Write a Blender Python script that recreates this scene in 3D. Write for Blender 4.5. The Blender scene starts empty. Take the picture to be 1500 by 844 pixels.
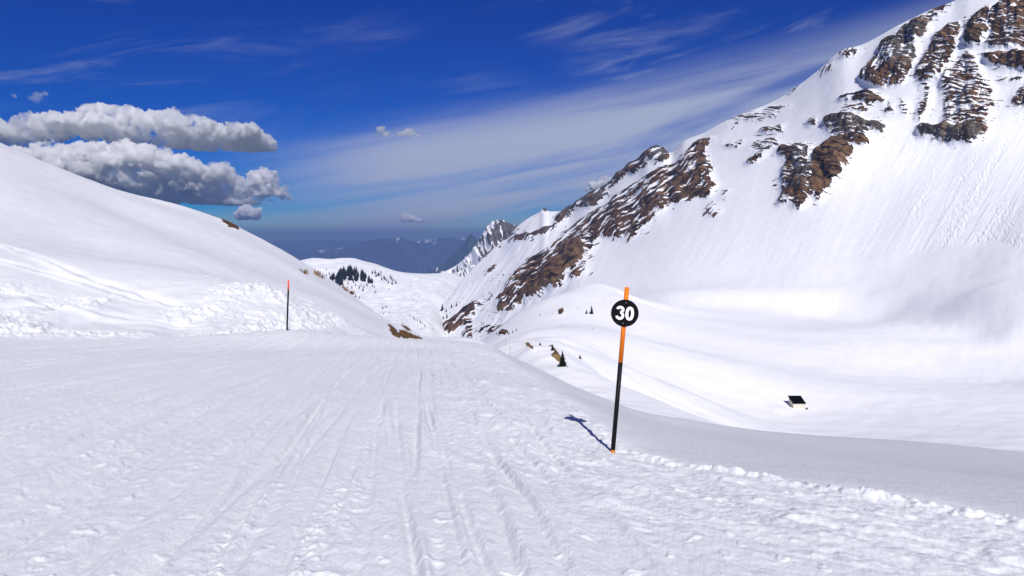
import bpy, bmesh, math, random
import numpy as np
from mathutils import Vector, Matrix

S = bpy.context.scene
COL = S.collection
R = math.radians
rnd = random.Random(7)

# ------------------------------------------------------------------ camera, sky, sun, exposure
F = 1112.0                      # focal length in photo pixels (photo 1500 wide)
PITCH = R(3.7)
CAMZ = 1.7
cam_d = bpy.data.cameras.new('camera'); cam = bpy.data.objects.new('camera', cam_d); COL.objects.link(cam)
cam_d.sensor_width = 36.0; cam_d.lens = 36.0 * F / 1500.0
cam_d.clip_start = 0.05; cam_d.clip_end = 400000.0
cam.location = (0, 0, CAMZ); cam.rotation_euler = (R(90) - PITCH, 0, 0)
S.camera = cam

SUN_EL, SUN_AZ = R(40), R(169)          # azimuth clockwise from the view direction (+Y)
sun_d = bpy.data.lights.new('sun', 'SUN'); sun = bpy.data.objects.new('sun', sun_d); COL.objects.link(sun)
sun_d.energy = 4.4; sun_d.angle = R(0.5); sun_d.color = (1.0, 0.965, 0.92)
to_sun = Vector((math.sin(SUN_AZ) * math.cos(SUN_EL), math.cos(SUN_AZ) * math.cos(SUN_EL), math.sin(SUN_EL)))
sun.rotation_euler = to_sun.to_track_quat('Z', 'Y').to_euler()

W = bpy.data.worlds.new('World'); S.world = W; W.use_nodes = True
wn, wl = W.node_tree.nodes, W.node_tree.links
for n in list(wn): wn.remove(n)


class NT:
    """small helper to write node trees"""
    def __init__(self, tree): self.t = tree; self.n = tree.nodes; self.l = tree.links
    def new(self, typ, **kw):
        nd = self.n.new(typ)
        for k, v in kw.items(): setattr(nd, k, v)
        return nd
    def put(self, sock, v):
        if isinstance(v, bpy.types.NodeSocket): self.l.new(v, sock)
        else: sock.default_value = v
    def math(self, op, a, b=0.0, c=None, clamp=False):
        nd = self.new('ShaderNodeMath', operation=op, use_clamp=clamp)
        self.put(nd.inputs[0], a); self.put(nd.inputs[1], b)
        if c is not None: self.put(nd.inputs[2], c)
        return nd.outputs[0]
    def noise(self, vec, scale, detail=4, rough=0.5, dist=0.0):
        nd = self.new('ShaderNodeTexNoise')
        self.put(nd.inputs['Vector'], vec); nd.inputs['Scale'].default_value = scale
        nd.inputs['Detail'].default_value = detail; nd.inputs['Roughness'].default_value = rough
        nd.inputs['Distortion'].default_value = dist
        return nd.outputs[0]
    def mapr(self, v, a, b, c=0.0, d=1.0, smooth=True):
        nd = self.new('ShaderNodeMapRange', clamp=True)
        nd.interpolation_type = 'SMOOTHSTEP' if smooth else 'LINEAR'
        self.put(nd.inputs['Value'], v)
        for k, x in zip(('From Min', 'From Max', 'To Min', 'To Max'), (a, b, c, d)): self.put(nd.inputs[k], x)
        return nd.outputs[0]
    def mix(self, f, a, b):
        nd = self.new('ShaderNodeMix', data_type='RGBA')
        self.put(nd.inputs[0], f); self.put(nd.inputs[6], a); self.put(nd.inputs[7], b)
        return nd.outputs[2]
    def comb(self, x, y, z):
        nd = self.new('ShaderNodeCombineXYZ')
        for s, v in zip(nd.inputs, (x, y, z)): self.put(s, v)
        return nd.outputs[0]


w = NT(W.node_tree)
sky = w.new('ShaderNodeTexSky', sky_type='NISHITA')
sky.sun_disc = False; sky.sun_elevation = SUN_EL; sky.sun_rotation = SUN_AZ
sky.altitude = 3000; sky.air_density = 1.0; sky.dust_density = 0.3; sky.ozone_density = 3.0
hs = w.new('ShaderNodeHueSaturation')
hs.inputs['Hue'].default_value = 0.534; hs.inputs['Saturation'].default_value = 2.9; hs.inputs['Value'].default_value = 0.82
w.l.new(sky.outputs[0], hs.inputs['Color'])
# thin high cirrus of the sky itself, laid on a plane far above (direction / height)
tc = w.new('ShaderNodeTexCoord'); sx = w.new('ShaderNodeSeparateXYZ'); w.l.new(tc.outputs['Generated'], sx.inputs[0])
el = w.math('MAXIMUM', sx.outputs[2], 0.015)
cu = w.math('DIVIDE', sx.outputs[0], el); cv = w.math('DIVIDE', sx.outputs[1], el)
azim = w.math('ARCTAN2', sx.outputs[0], sx.outputs[1])
# wisps: streaks running up to the right, seen in azimuth/elevation
sa = w.math('MULTIPLY_ADD', sx.outputs[2], 0.9, azim)
sb = w.math('MULTIPLY_ADD', azim, -0.20, sx.outputs[2])
n_wisp = w.noise(w.comb(w.math('MULTIPLY', sa, 3.0), w.math('MULTIPLY', sb, 22.0), 3.7), 1.0, 7, 0.62, 0.6)
n_patch = w.noise(w.comb(w.math('MULTIPLY', azim, 2.2), w.math('MULTIPLY', sx.outputs[2], 7.0), 8.1), 1.0, 2, 0.5)
wisp = w.math('MULTIPLY', w.mapr(n_wisp, 0.46, 0.74), w.mapr(n_patch, 0.44, 0.62))
wisp = w.math('MULTIPLY', wisp, 0.55)
# broad veil low over the valley
n_veil = w.noise(w.comb(w.math('MULTIPLY', sa, 1.6), w.math('MULTIPLY', sb, 26.0), 1.3), 1.0, 6, 0.55, 0.4)
veil = w.math('MULTIPLY', w.mapr(w.math('MULTIPLY_ADD', azim, -0.16, sx.outputs[2]), -0.03, 0.05), w.mapr(w.math('MULTIPLY_ADD', azim, -0.16, sx.outputs[2]), 0.20, 0.125))
veil = w.math('MULTIPLY', veil, w.mapr(azim, -0.42, -0.12))
veil = w.math('MULTIPLY', veil, w.mapr(n_veil, 0.34, 0.62, 0.22, 0.95))
cirrus = w.math('MAXIMUM', wisp, veil)
skycol = w.mix(cirrus, hs.outputs[0], (5.2, 5.8, 7.6, 1))
bg = w.new('ShaderNodeBackground'); bg.inputs['Strength'].default_value = 0.075
w.l.new(skycol, bg.inputs['Color'])
wo = w.new('ShaderNodeOutputWorld'); w.l.new(bg.outputs[0], wo.inputs[0])

S.view_settings.view_transform = 'Standard'; S.view_settings.look = 'None'
S.view_settings.exposure = 0.10; S.view_settings.gamma = 1.0; S.view_settings.use_curve_mapping = False
S.render.engine = 'CYCLES'
S.cycles.use_denoising = True
S.cycles.volume_bounces = 14; S.cycles.max_bounces = 16; S.cycles.diffuse_bounces = 3
S.cycles.volume_max_steps = 512

# ------------------------------------------------------------------ helpers
CP, SP = math.cos(PITCH), math.sin(PITCH)


def ray(px, py):
    a = (np.asarray(px, float) - 750) / F; b = (422 - np.asarray(py, float)) / F
    return a, CP + b * SP, -SP + b * CP


def at(px, py, Y):
    """the point of the place seen at photo pixel px, py and standing Y metres ahead"""
    x, y, z = ray(px, py); t = np.asarray(Y, float) / y
    return np.stack([x * t, y * t, CAMZ + z * t], -1)


def pix(x, y, z):
    """photo pixel of a world point"""
    zz = z - CAMZ
    d = y * CP - zz * SP; up = y * SP + zz * CP
    d = np.maximum(d, 1e-3)
    return 750 + F * x / d, 422 - F * up / d


_g = np.random.RandomState(11)
_perm = _g.permutation(4096).astype(np.int32)
_ang = _g.rand(4096) * 2 * np.pi
_gx, _gy = np.cos(_ang), np.sin(_ang)
_g3 = _g.randn(4096, 3); _g3 /= np.linalg.norm(_g3, axis=1)[:, None]


def perlin(x, y, seed=0):
    xi = np.floor(x).astype(np.int64); yi = np.floor(y).astype(np.int64)
    xf, yf = x - xi, y - yi
    u = xf * xf * xf * (xf * (xf * 6 - 15) + 10); v = yf * yf * yf * (yf * (yf * 6 - 15) + 10)
    def g(i, j, dx, dy):
        h = _perm[(_perm[(i + seed * 131) & 4095] + j) & 4095]
        return _gx[h] * dx + _gy[h] * dy
    a = g(xi, yi, xf, yf); b = g(xi + 1, yi, xf - 1, yf)
    c = g(xi, yi + 1, xf, yf - 1); d = g(xi + 1, yi + 1, xf - 1, yf - 1)
    a = a + u * (b - a); c = c + u * (d - c)
    return (a + v * (c - a)) * 1.5


def perlin3(x, y, z, seed=0):
    xi = np.floor(x).astype(np.int64); yi = np.floor(y).astype(np.int64); zi = np.floor(z).astype(np.int64)
    xf, yf, zf = x - xi, y - yi, z - zi
    f = lambda t: t * t * t * (t * (t * 6 - 15) + 10)
    u, v, q = f(xf), f(yf), f(zf)
    def g(i, j, k, dx, dy, dz):
        h = _perm[(_perm[(_perm[(i + seed * 131) & 4095] + j) & 4095] + k) & 4095]
        G = _g3[h]
        return G[..., 0] * dx + G[..., 1] * dy + G[..., 2] * dz
    out = 0
    for k in (0, 1):
        for j in (0, 1):
            for i in (0, 1):
                out = out + g(xi + i, yi + j, zi + k, xf - i, yf - j, zf - k) * (u if i else 1 - u) * (v if j else 1 - v) * (q if k else 1 - q)
    return out * 1.4


def fbm(x, y, oct=4, seed=0, gain=0.5, lac=2.03):
    o, a = 0.0, 1.0
    for k in range(oct):
        o = o + a * perlin(x, y, seed + k); x = x * lac + 3.1; y = y * lac + 1.7; a *= gain
    return o


def ridged(x, y, oct=4, seed=0, gain=0.5):
    o, a = 0.0, 1.0
    for k in range(oct):
        o = o + a * (1 - np.abs(perlin(x, y, seed + k)) * 2); x = x * 2.07 + 5.2; y = y * 2.07 + 2.9; a *= gain
    return o


def sstep(a, b, x):
    t = np.clip((x - a) / (b - a), 0, 1); return t * t * (3 - 2 * t)


def pchip(xs, ys, x):
    xs = np.asarray(xs, float); ys = np.asarray(ys, float)
    h = np.diff(xs); d = np.diff(ys) / h
    m = np.zeros_like(ys)
    m[0], m[-1] = d[0], d[-1]
    for i in range(1, len(xs) - 1):
        if d[i - 1] * d[i] > 0:
            w1, w2 = 2 * h[i] + h[i - 1], h[i] + 2 * h[i - 1]
            m[i] = (w1 + w2) / (w1 / d[i - 1] + w2 / d[i])
    x = np.clip(x, xs[0], xs[-1])
    i = np.clip(np.searchsorted(xs, x, 'right') - 1, 0, len(xs) - 2)
    t = (x - xs[i]) / h[i]
    return ((2 * t**3 - 3 * t**2 + 1) * ys[i] + (t**3 - 2 * t**2 + t) * h[i] * m[i]
            + (-2 * t**3 + 3 * t**2) * ys[i + 1] + (t**3 - t**2) * h[i] * m[i + 1])


def tps(points, lam=0.0):
    P = np.asarray(points, float); n = len(P)
    def U(r2): return 0.5 * r2 * np.log(np.maximum(r2, 1e-9))
    s = np.abs(P[:, :2]).max(); q = P[:, :2] / s
    K = U(((q[:, None] - q[None]) ** 2).sum(-1)) + lam * np.eye(n)
    A = np.zeros((n + 3, n + 3)); A[:n, :n] = K; A[:n, n] = 1; A[:n, n + 1:] = q; A[n, :n] = 1; A[n + 1:, :n] = q.T
    c = np.linalg.solve(A, np.concatenate([P[:, 2], np.zeros(3)]))
    def ev(x, y):
        x = x / s; y = y / s; sh = x.shape; x = x.ravel(); y = y.ravel(); o = np.empty_like(x)
        for i in range(0, len(x), 100000):
            a, b = x[i:i + 100000, None], y[i:i + 100000, None]
            o[i:i + 100000] = U((a - q[None, :, 0]) ** 2 + (b - q[None, :, 1]) ** 2) @ c[:n] + c[n] + a[:, 0] * c[n + 1] + b[:, 0] * c[n + 2]
        return o.reshape(sh)
    return ev


def inpoly(px, py, poly):
    inside = np.zeros(px.shape, bool); n = len(poly)
    lo = np.min(poly, 0) - 2; hi = np.max(poly, 0) + 2
    m = (px > lo[0]) & (px < hi[0]) & (py > lo[1]) & (py < hi[1])
    x, y = px[m], py[m]; ins = np.zeros(x.shape, bool)
    for i in range(n):
        (x0, y0), (x1, y1) = poly[i], poly[(i + 1) % n]
        if y0 == y1: continue
        c = ((y0 > y) != (y1 > y)) & (x < (x1 - x0) * (y - y0) / (y1 - y0) + x0)
        ins ^= c
    inside[m] = ins
    return inside


def blur(a, r, n=2):
    for _ in range(n):
        for ax in (0, 1):
            p = np.concatenate([np.repeat(np.take(a, [0], ax), r + 1, ax), a, np.repeat(np.take(a, [-1], ax), r, ax)], ax)
            c = np.cumsum(p, ax)
            k = a.shape[ax]
            a = (np.take(c, np.arange(2 * r + 1, 2 * r + 1 + k), ax) - np.take(c, np.arange(0, k), ax)) / (2 * r + 1)
    return a


def polydist(x, y, line):
    """distance to a polyline, signed (positive on the right of its direction), and arc position"""
    best = np.full(x.shape, 1e9); sg = np.zeros(x.shape); pos = np.zeros(x.shape); acc = 0.0
    for (x0, y0), (x1, y1) in zip(line[:-1], line[1:]):
        dx, dy = x1 - x0, y1 - y0; L2 = dx * dx + dy * dy; L = math.sqrt(L2)
        t = np.clip(((x - x0) * dx + (y - y0) * dy) / L2, 0, 1)
        ex, ey = x - x0 - t * dx, y - y0 - t * dy
        d = np.hypot(ex, ey); m = d < best
        best = np.where(m, d, best); sg = np.where(m, np.sign(ex * dy - ey * dx), sg); pos = np.where(m, acc + t * L, pos)
        acc += L
    return best * np.where(sg == 0, 1, sg), pos


def grid_mesh(name, P, mat, attrs=None, wrap=False, smooth=True):
    nr, nc = P.shape[:2]
    me = bpy.data.meshes.new(name)
    me.vertices.add(nr * nc); me.vertices.foreach_set('co', P.reshape(-1).astype(np.float32))
    idx = np.arange(nr * nc, dtype=np.int32).reshape(nr, nc)
    a, b, c, d = idx[:-1, :-1], idx[:-1, 1:], idx[1:, 1:], idx[1:, :-1]
    q = np.stack([a, b, c, d], -1).reshape(-1, 4)
    me.loops.add(q.size); me.polygons.add(len(q))
    me.loops.foreach_set('vertex_index', q.reshape(-1))
    me.polygons.foreach_set('loop_start', np.arange(0, q.size, 4, dtype=np.int32))
    me.polygons.foreach_set('use_smooth', np.full(len(q), smooth))
    me.update(calc_edges=True)
    for k, v in (attrs or {}).items():
        at_ = me.attributes.new(k, 'FLOAT', 'POINT'); at_.data.foreach_set('value', v.reshape(-1).astype(np.float32))
    me.materials.append(mat)
    o = bpy.data.objects.new(name, me); COL.objects.link(o)
    return o


def obj(name, bm, mat, parent=None, smooth=False):
    me = bpy.data.meshes.new(name); bm.to_mesh(me); bm.free()
    for m in (mat if isinstance(mat, (list, tuple)) else [mat]): me.materials.append(m)
    if smooth:
        for p in me.polygons: p.use_smooth = True
    o = bpy.data.objects.new(name, me); COL.objects.link(o)
    if parent: o.parent = parent
    return o


def tag(o, label, cat, group=None):
    o['label'] = label; o['category'] = cat
    if group: o['group'] = group
    return o


def thing(name, label, cat, loc, group=None):
    o = bpy.data.objects.new(name, None); COL.objects.link(o); o.location = loc; o.empty_display_size = 0.2
    return tag(o, label, cat, group)


def structure(o): o['kind'] = 'structure'; return o
def stuff(o): o['kind'] = 'stuff'; return o


# ------------------------------------------------------------------ materials
def new_mat(name):
    m = bpy.data.materials.new(name); m.use_nodes = True
    t = NT(m.node_tree); p = t.n['Principled BSDF']
    return m, t, p


def simple(name, col, rough=0.6, spec=0.3, var=0.12, scale=30.0, bump=0.0):
    m, t, p = new_mat(name)
    g = t.new('ShaderNodeTexCoord')
    n = t.noise(g.outputs['Object'], scale, 4, 0.6)
    a = tuple(c * (1 - var) for c in col) + (1,); b = tuple(min(1, c * (1 + var)) for c in col) + (1,)
    t.put(p.inputs['Base Color'], t.mix(t.mapr(n, 0.3, 0.7), a, b))
    p.inputs['Roughness'].default_value = rough; p.inputs['Specular IOR Level'].default_value = spec
    if bump:
        bn = t.new('ShaderNodeBump'); bn.inputs['Strength'].default_value = bump; bn.inputs['Distance'].default_value = 0.01
        t.put(bn.inputs['Height'], n); t.put(p.inputs['Normal'], bn.outputs[0])
    return m


SNOW = (0.87, 0.877, 0.90, 1)


def snow_mat(name, bumps, earth=None, col=SNOW, stretch=None, slope_shade=None):
    """bumps: list of (scale, distance) of fine relief; earth: mix in bare ground by the vertex attribute"""
    m, t, p = new_mat(name)
    g = t.new('ShaderNodeNewGeometry')
    pos = g.outputs['Position']
    bpos_ = pos
    if stretch:
        vm = t.new('ShaderNodeVectorMath', operation='MULTIPLY'); t.put(vm.inputs[0], pos); vm.inputs[1].default_value = stretch; bpos_ = vm.outputs[0]
    h = None
    for sc, am in bumps:
        n = t.math('MULTIPLY', t.noise(bpos_, sc, 5, 0.62), am)
        h = n if h is None else t.math('ADD', h, n)
    base = t.mix(t.mapr(t.noise(pos, 0.9 if bumps[0][0] > 1 else 0.01, 4, 0.6), 0.3, 0.7), tuple(c * 0.975 for c in col[:3]) + (1,), col)
    if slope_shade:                                              # untracked slope greyer: shade of its tilt from the sun, put into the colour
        ca = t.new('ShaderNodeAttribute', attribute_name='slope_shade'); base = t.mix(ca.outputs['Fac'], base, slope_shade)
    if earth:
        a = t.new('ShaderNodeAttribute', attribute_name='rock'); c2 = t.new('ShaderNodeAttribute', attribute_name='tan')
        nz = t.noise(pos, earth['scale'], 6, 0.65)
        f = t.mapr(t.math('ADD', a.outputs['Fac'], t.math('MULTIPLY_ADD', nz, earth.get('edge', 0.5), -0.5 * earth.get('edge', 0.5))), 0.46, 0.54)
        n2 = t.noise(pos, earth['scale'] * 0.6, 6, 0.7)
        e1 = t.mix(t.mapr(n2, 0.32, 0.68), earth['dark'], earth['light'])
        e2 = t.mix(t.mapr(n2, 0.35, 0.65), earth['tan_dark'], earth['tan'])
        e = t.mix(c2.outputs['Fac'], e1, e2)
        if 'band' in earth:
            c4 = t.new('ShaderNodeAttribute', attribute_name='band')
            e = t.mix(t.mapr(c4.outputs['Fac'], 0.08, 0.45, 0.0, 0.95), e, earth['dark'])
            e = t.mix(t.mapr(c4.outputs['Fac'], -0.15, -0.65, 0.0, 0.55), e, earth['band'])
        if 'grey' in earth:
            c3 = t.new('ShaderNodeAttribute', attribute_name='grey')
            e = t.mix(c3.outputs['Fac'], e, t.mix(t.mapr(n2, 0.34, 0.66), earth['dark'], earth['grey']))
            n3 = t.noise(pos, earth['scale'] * 3.5, 5, 0.7)
            e = t.mix(t.mapr(n3, 0.45, 0.33), e, earth['dark'])
        base = t.mix(f, base, e)
        if 'bump' in earth:
            hb = t.math('MULTIPLY', t.math('MULTIPLY', n2, earth['bump']), f)
            h = t.math('ADD', h, hb)
    t.put(p.inputs['Base Color'], base)
    p.inputs['Roughness'].default_value = 0.75; p.inputs['Specular IOR Level'].default_value = 0.12
    b = t.new('ShaderNodeBump'); b.inputs['Strength'].default_value = 1.0; b.inputs['Distance'].default_value = 1.0
    t.put(b.inputs['Height'], h); t.put(p.inputs['Normal'], b.outputs[0])
    return m


EARTH_NEAR = dict(scale=3.0, edge=0.6, dark=(0.05, 0.028, 0.014, 1), light=(0.20, 0.11, 0.045, 1), tan_dark=(0.14, 0.085, 0.03, 1), tan=(0.36, 0.24, 0.09, 1), bump=0.25)
ROCK_FAR = dict(scale=0.09, edge=0.55, dark=(0.016, 0.011, 0.009, 1), band=(0.25, 0.15, 0.085, 1), light=(0.165, 0.082, 0.040, 1), tan_dark=(0.12, 0.070, 0.030, 1), tan=(0.24, 0.15, 0.07, 1), grey=(0.18, 0.16, 0.135, 1), bump=5.0)
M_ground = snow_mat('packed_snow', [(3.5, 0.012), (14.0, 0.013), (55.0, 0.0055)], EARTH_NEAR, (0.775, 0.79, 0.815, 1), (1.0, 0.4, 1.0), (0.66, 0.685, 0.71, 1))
M_basin = snow_mat('powder_snow', [(0.02, 1.2), (0.3, 0.10)], EARTH_NEAR | dict(scale=0.5))
M_face = snow_mat('mountain_snow_and_rock', [(0.05, 1.0), (0.25, 0.25)], ROCK_FAR)
M_far = snow_mat('distant_snow_and_rock', [(0.02, 2.0)], {k: v for k, v in ROCK_FAR.items() if k not in ('band', 'grey')} | dict(scale=0.03, dark=(0.03, 0.028, 0.027, 1), light=(0.17, 0.155, 0.145, 1)))

# ------------------------------------------------------------------ near ground: piste, bank on the left with its hillside, edge on the right
def piste_z(x, y):
    return np.where(y > 0, -0.05 * y - 0.00106 * y * y, -0.05 * y) - 0.012 * x


C = []                                                     # control points x, y, z
def cp(px, py, Y, dz=0.0): p = at(px, py, Y); C.append((p[0], p[1], p[2] + dz))
for y in (-30, -12, -4, 0, 2, 4, 6, 9, 13, 18, 24, 31, 38, 45):
    for x in (-12, -7, -3, 0):
        if y > 26 and x < -9 or y > 15 and x == 0: continue
        C.append((x, y, float(piste_z(np.float64(x), np.float64(y)))))
for x, y in ((-3, 52), (-6, 52)): C.append((x, y, float(piste_z(x, np.float64(y))) - 0.45))
for x, y in ((-4, 60), (-1, 62)): C.append((x, y, float(piste_z(x, np.float64(y))) - 0.9))
for x, y in ((20, -6), (14, 0), (25, -20), (6, 2), (9, 1)): C.append((x, y, -0.05 * y - 0.3))
# piste edge on the right
EDGE = [(30.0, -4.0), (12.0, 2.6), (6.6, 4.6), (4.0, 5.8), (3.4, 6.25), (2.3, 7.2), (1.1, 8.4), (0.86, 12.0), (0.2, 18.0), (-0.7, 28.0), (-1.7, 40.0), (-2.6, 50.0)]
for px, py, Y in ((1500, 770, 5.8), (1350, 745, 6.2), (1100, 700, 7.2), (905, 665, 8.3), (830, 590, 12), (765, 545, 18)): cp(px, py, Y)
for x, y in ((-0.6, 21), (-0.9, 25), (-1.4, 29), (-1.8, 33), (-2.2, 37), (-2.6, 41), (-5, 34.5), (-5, 41.5)): C.append((x, y, float(piste_z(x, np.float64(y))) - 0.10))
# untracked slope right of it, and its rolling edge
for px, py, Y in ((1500, 700, 13.0), (1250, 672, 12.8), (1050, 648, 15.5), (1500, 685, 34), (1250, 651, 32), (1000, 614, 29), (930, 614, 27),
                  (870, 590, 24), (810, 561, 23), (783, 545, 25), (760, 532, 27), (742, 519, 32), (728, 510, 37), (716, 505, 42)): cp(px, py, Y)
for px, py, Y in ((1750, 700, 26), (2100, 740, 18)): cp(px, py, Y)
for px, py, Y in ((1500, 770, 48), (1250, 750, 46), (1000, 710, 42), (880, 680, 38), (800, 620, 42), (745, 570, 50)): cp(px, py, Y)
for px, py, Y in ((1500, 860, 84), (1000, 760, 90), (740, 640, 120), (1900, 900, 60)): cp(px, py, Y)
# foot of the bank, the bank, the hillside and its skyline
for px, py, Y in ((0, 493, 24), (120, 493, 26), (250, 492, 28), (350, 491, 29.5), (420, 483, 28.5), (470, 493, 34), (530, 497, 40)): cp(px, py, Y)
for px, py, Y in ((0, 430, 30), (150, 425, 34), (300, 420, 37), (400, 428, 40), (480, 455, 44), (535, 489, 52)): cp(px, py, Y)
for px, py, Y in ((0, 350, 44), (150, 370, 50), (300, 380, 58), (420, 420, 62), (500, 452, 64), (580, 490, 68)): cp(px, py, Y)
for px, py, Y in ((0, 270, 62), (100, 290, 70), (200, 325, 76), (330, 352, 86), (440, 398, 90), (520, 448, 88), (600, 489, 82)): cp(px, py, Y)
SKY1 = [(-250, 100, 90), (-120, 150, 92), (0, 211, 96), (60, 234, 99), (120, 258, 102), (200, 289, 108), (250, 298, 112), (300, 314, 116), (340, 331, 120), (380, 351, 120), (420, 372, 119), (450, 389, 117),
        (500, 422, 112), (540, 451, 107), (580, 474, 100), (620, 493, 93), (650, 505, 88)]
for px, py, Y in SKY1: cp(px, py, Y)
for px, py, Y in SKY1[2::2]: cp(px, py + 30, Y * 1.30); cp(px, py + 110, Y * 1.75)
for x, y, z in ((-35, 0, 3.0), (-70, 0, 14), (-40, -30, 4), (-80, -40, 16), (-22, 8, -0.2), (-22, -20, 1.4), (-100, 40, 24)): C.append((x, y, z))
ground_tps = tps(C, 4e-6)

az = np.concatenate([np.linspace(-180, -46, 70)[:-1], np.linspace(-46, -36.5, 40)[:-1], np.linspace(-36.5, 36.5, 1000), np.linspace(36.5, 46, 40)[1:], np.linspace(46, 180, 70)[1:]])
r1 = 1.0 / np.linspace(1 / 0.6, 1 / 3.2, 30)[:-1]
r2 = 1.0 / np.linspace(1 / 3.2, 1 / 17.0, 470)[:-1]
r3 = np.linspace(17, 58, 400)[:-1]; r4 = np.linspace(58, 150, 190); r5 = np.array([156, 170, 190])
rr = np.concatenate([[0.05], r1, r2, r3, r4, r5])
A, RR = np.meshgrid(np.radians(az), rr)
X, Y = RR * np.sin(A), RR * np.cos(A)
# smooth base on a coarse grid, cubic upsampling by plain evaluation every second row/column would blur creases: evaluate in full
Z = ground_tps(X, Y)
Z = Z - np.clip(RR - 150, 0, None) * 0.8
PX, PY = pix(X, Y, Z)
infront = Y > 0.5
ed, epos = polydist(X, Y, EDGE); ed = -ed                  # > 0 right of / beyond the edge, < 0 on the piste
if ed[np.argmin((X[:, 600] + 3) ** 2 + (Y[:, 600] - 10) ** 2), 600] > 0: ed = -ed
TD = R(-4.5); U = X * math.cos(TD) - Y * math.sin(TD); V = X * math.sin(TD) + Y * math.cos(TD)
bankfoot = [(-30, 8), (-22, 18), (-16.3, 24), (-12.8, 27), (-10.6, 29.5), (-9.2, 33), (-9.0, 39), (-9.4, 50), (-9.6, 60)]
bd, bpos = polydist(X, Y, bankfoot)
if bd[np.argmin((X[:, 600] + 3) ** 2 + (Y[:, 600] - 10) ** 2), 600] > 0: bd = -bd   # > 0 up the bank
on_piste = sstep(0.25, -0.5, ed) * sstep(0.8, -0.6, bd)
far_fade = sstep(60, 14, RR)
D = np.zeros_like(Z)
def only(m):
    """the vertices of one zone: their coordinates, and a sum back into D"""
    k = np.flatnonzero(m.ravel() > 1e-3)
    return k, m.ravel()[k], X.ravel()[k], Y.ravel()[k], U.ravel()[k], V.ravel()[k], ed.ravel()[k], epos.ravel()[k], bd.ravel()[k], bpos.ravel()[k], RR.ravel()[k]
Dr = D.reshape(-1)
full = (X, Y, U, V, ed, epos, bd, bpos, RR)
k_, on_piste_, X, Y, U, V, ed, epos, bd, bpos, RR = only(on_piste)
D = np.zeros(len(k_)); on_piste_full = on_piste; on_piste = on_piste_
wig = 0.25 * perlin(V * 0.04, U * 0.1, 3)
# groomed lanes and ski tracks along the run
D += on_piste * (0.018 * perlin((U + wig) * 1.1, V * 0.03, 1) + 0.017 * perlin((U + wig) * 3.0, V * 0.06, 2) + 0.010 * perlin((U + wig) * 8.5, V * 0.14, 4) * sstep(60, 14, RR))
tr = np.random.RandomState(5)
for k in range(165):
    un = tr.uniform(-17, 1.4); uc = -3.6 + 0.16 * (un + 6) + tr.uniform(-1.6, 1.6); cu_ = tr.uniform(-0.0010, 0.0010)
    wd = tr.choice([tr.uniform(0.018, 0.04), tr.uniform(0.03, 0.06), tr.uniform(0.07, 0.15) if un < -3 else 0.05]); dp = wd * tr.uniform(0.40, 0.75); dp = min(dp, 0.023)
    q = U - (un + (uc - un) * (V - 4) / 42 + cu_ * (V - 4) * (V - 46))
    j_ = np.flatnonzero(np.abs(q) < 5 * wd); q = q[j_]
    broken = 0.15 + 0.85 * sstep(-0.25, 0.15, perlin(V[j_] * 0.30 + k * 7.7, V[j_] * 0 + k * 3.3, 9))
    D[j_] += on_piste[j_] * (-dp * np.exp(-(q / wd) ** 2) + 0.75 * dp * np.exp(-((q - 1.9 * wd) / (0.8 * wd)) ** 2)) * broken
# old crumbs, softened clods and transverse scrapes on the middle of the run
clod_zone = sstep(-0.30, 0.40, perlin(U * 0.25, V * 0.12, 21) + 0.25 * sstep(-5.5, -1.5, U))
nearf = 0.12 + 0.88 * sstep(6, 14, RR)
n1 = fbm(U * 7.5, V * 5.2, 3, 30)
D += on_piste * clod_zone * 0.022 * nearf * np.clip(n1 - 0.30, 0, None)
n2 = fbm(U * 3.4, V * 7.0, 3, 34)
mid = sstep(-4.6, -2.4, U) * sstep(1.6, -0.2, U)
D += on_piste * mid * 0.034 * nearf * np.clip(n2 - 0.36, 0, 0.9) * (0.3 + 0.7 * clod_zone)
D += on_piste * (0.0035 * fbm(U * 9, V * 6, 3, 40) * sstep(24, 10, RR) + 0.005 * fbm(U * 2.2, V * 0.9, 3, 43)) * sstep(60, 14, RR)
D += on_piste * 0.003 * fbm((U + wig) * 16, V * 0.5, 2, 45) * sstep(26, 8, RR)
for k in range(17):                                         # lines of thrown-up crumbs beside ski tracks
    u0 = tr.uniform(-8, 0.8); q = U - (u0 + tr.uniform(-0.06, 0.03) * V + tr.uniform(-0.001, 0.001) * V * V)
    D += on_piste * np.exp(-(q / 0.09) ** 2) * 0.021 * np.clip(fbm(U * 12, V * 8, 3, 200 + k), 0, 1) * sstep(-0.2, 0.3, perlin(V * 0.3 + 9 * k, V * 0, 33))
spots = sstep(0.50, 0.62, perlin(U * 5.5, V * 5.0, 47)) * sstep(-0.15, 0.4, perlin(U * 0.6, V * 0.35, 48))
D += on_piste * spots * 0.008 * (1 + fbm(U * 14, V * 14, 2, 49))
Dr[k_] += D; on_piste = on_piste_full; X, Y, U, V, ed, epos, bd, bpos, RR = full
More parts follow.
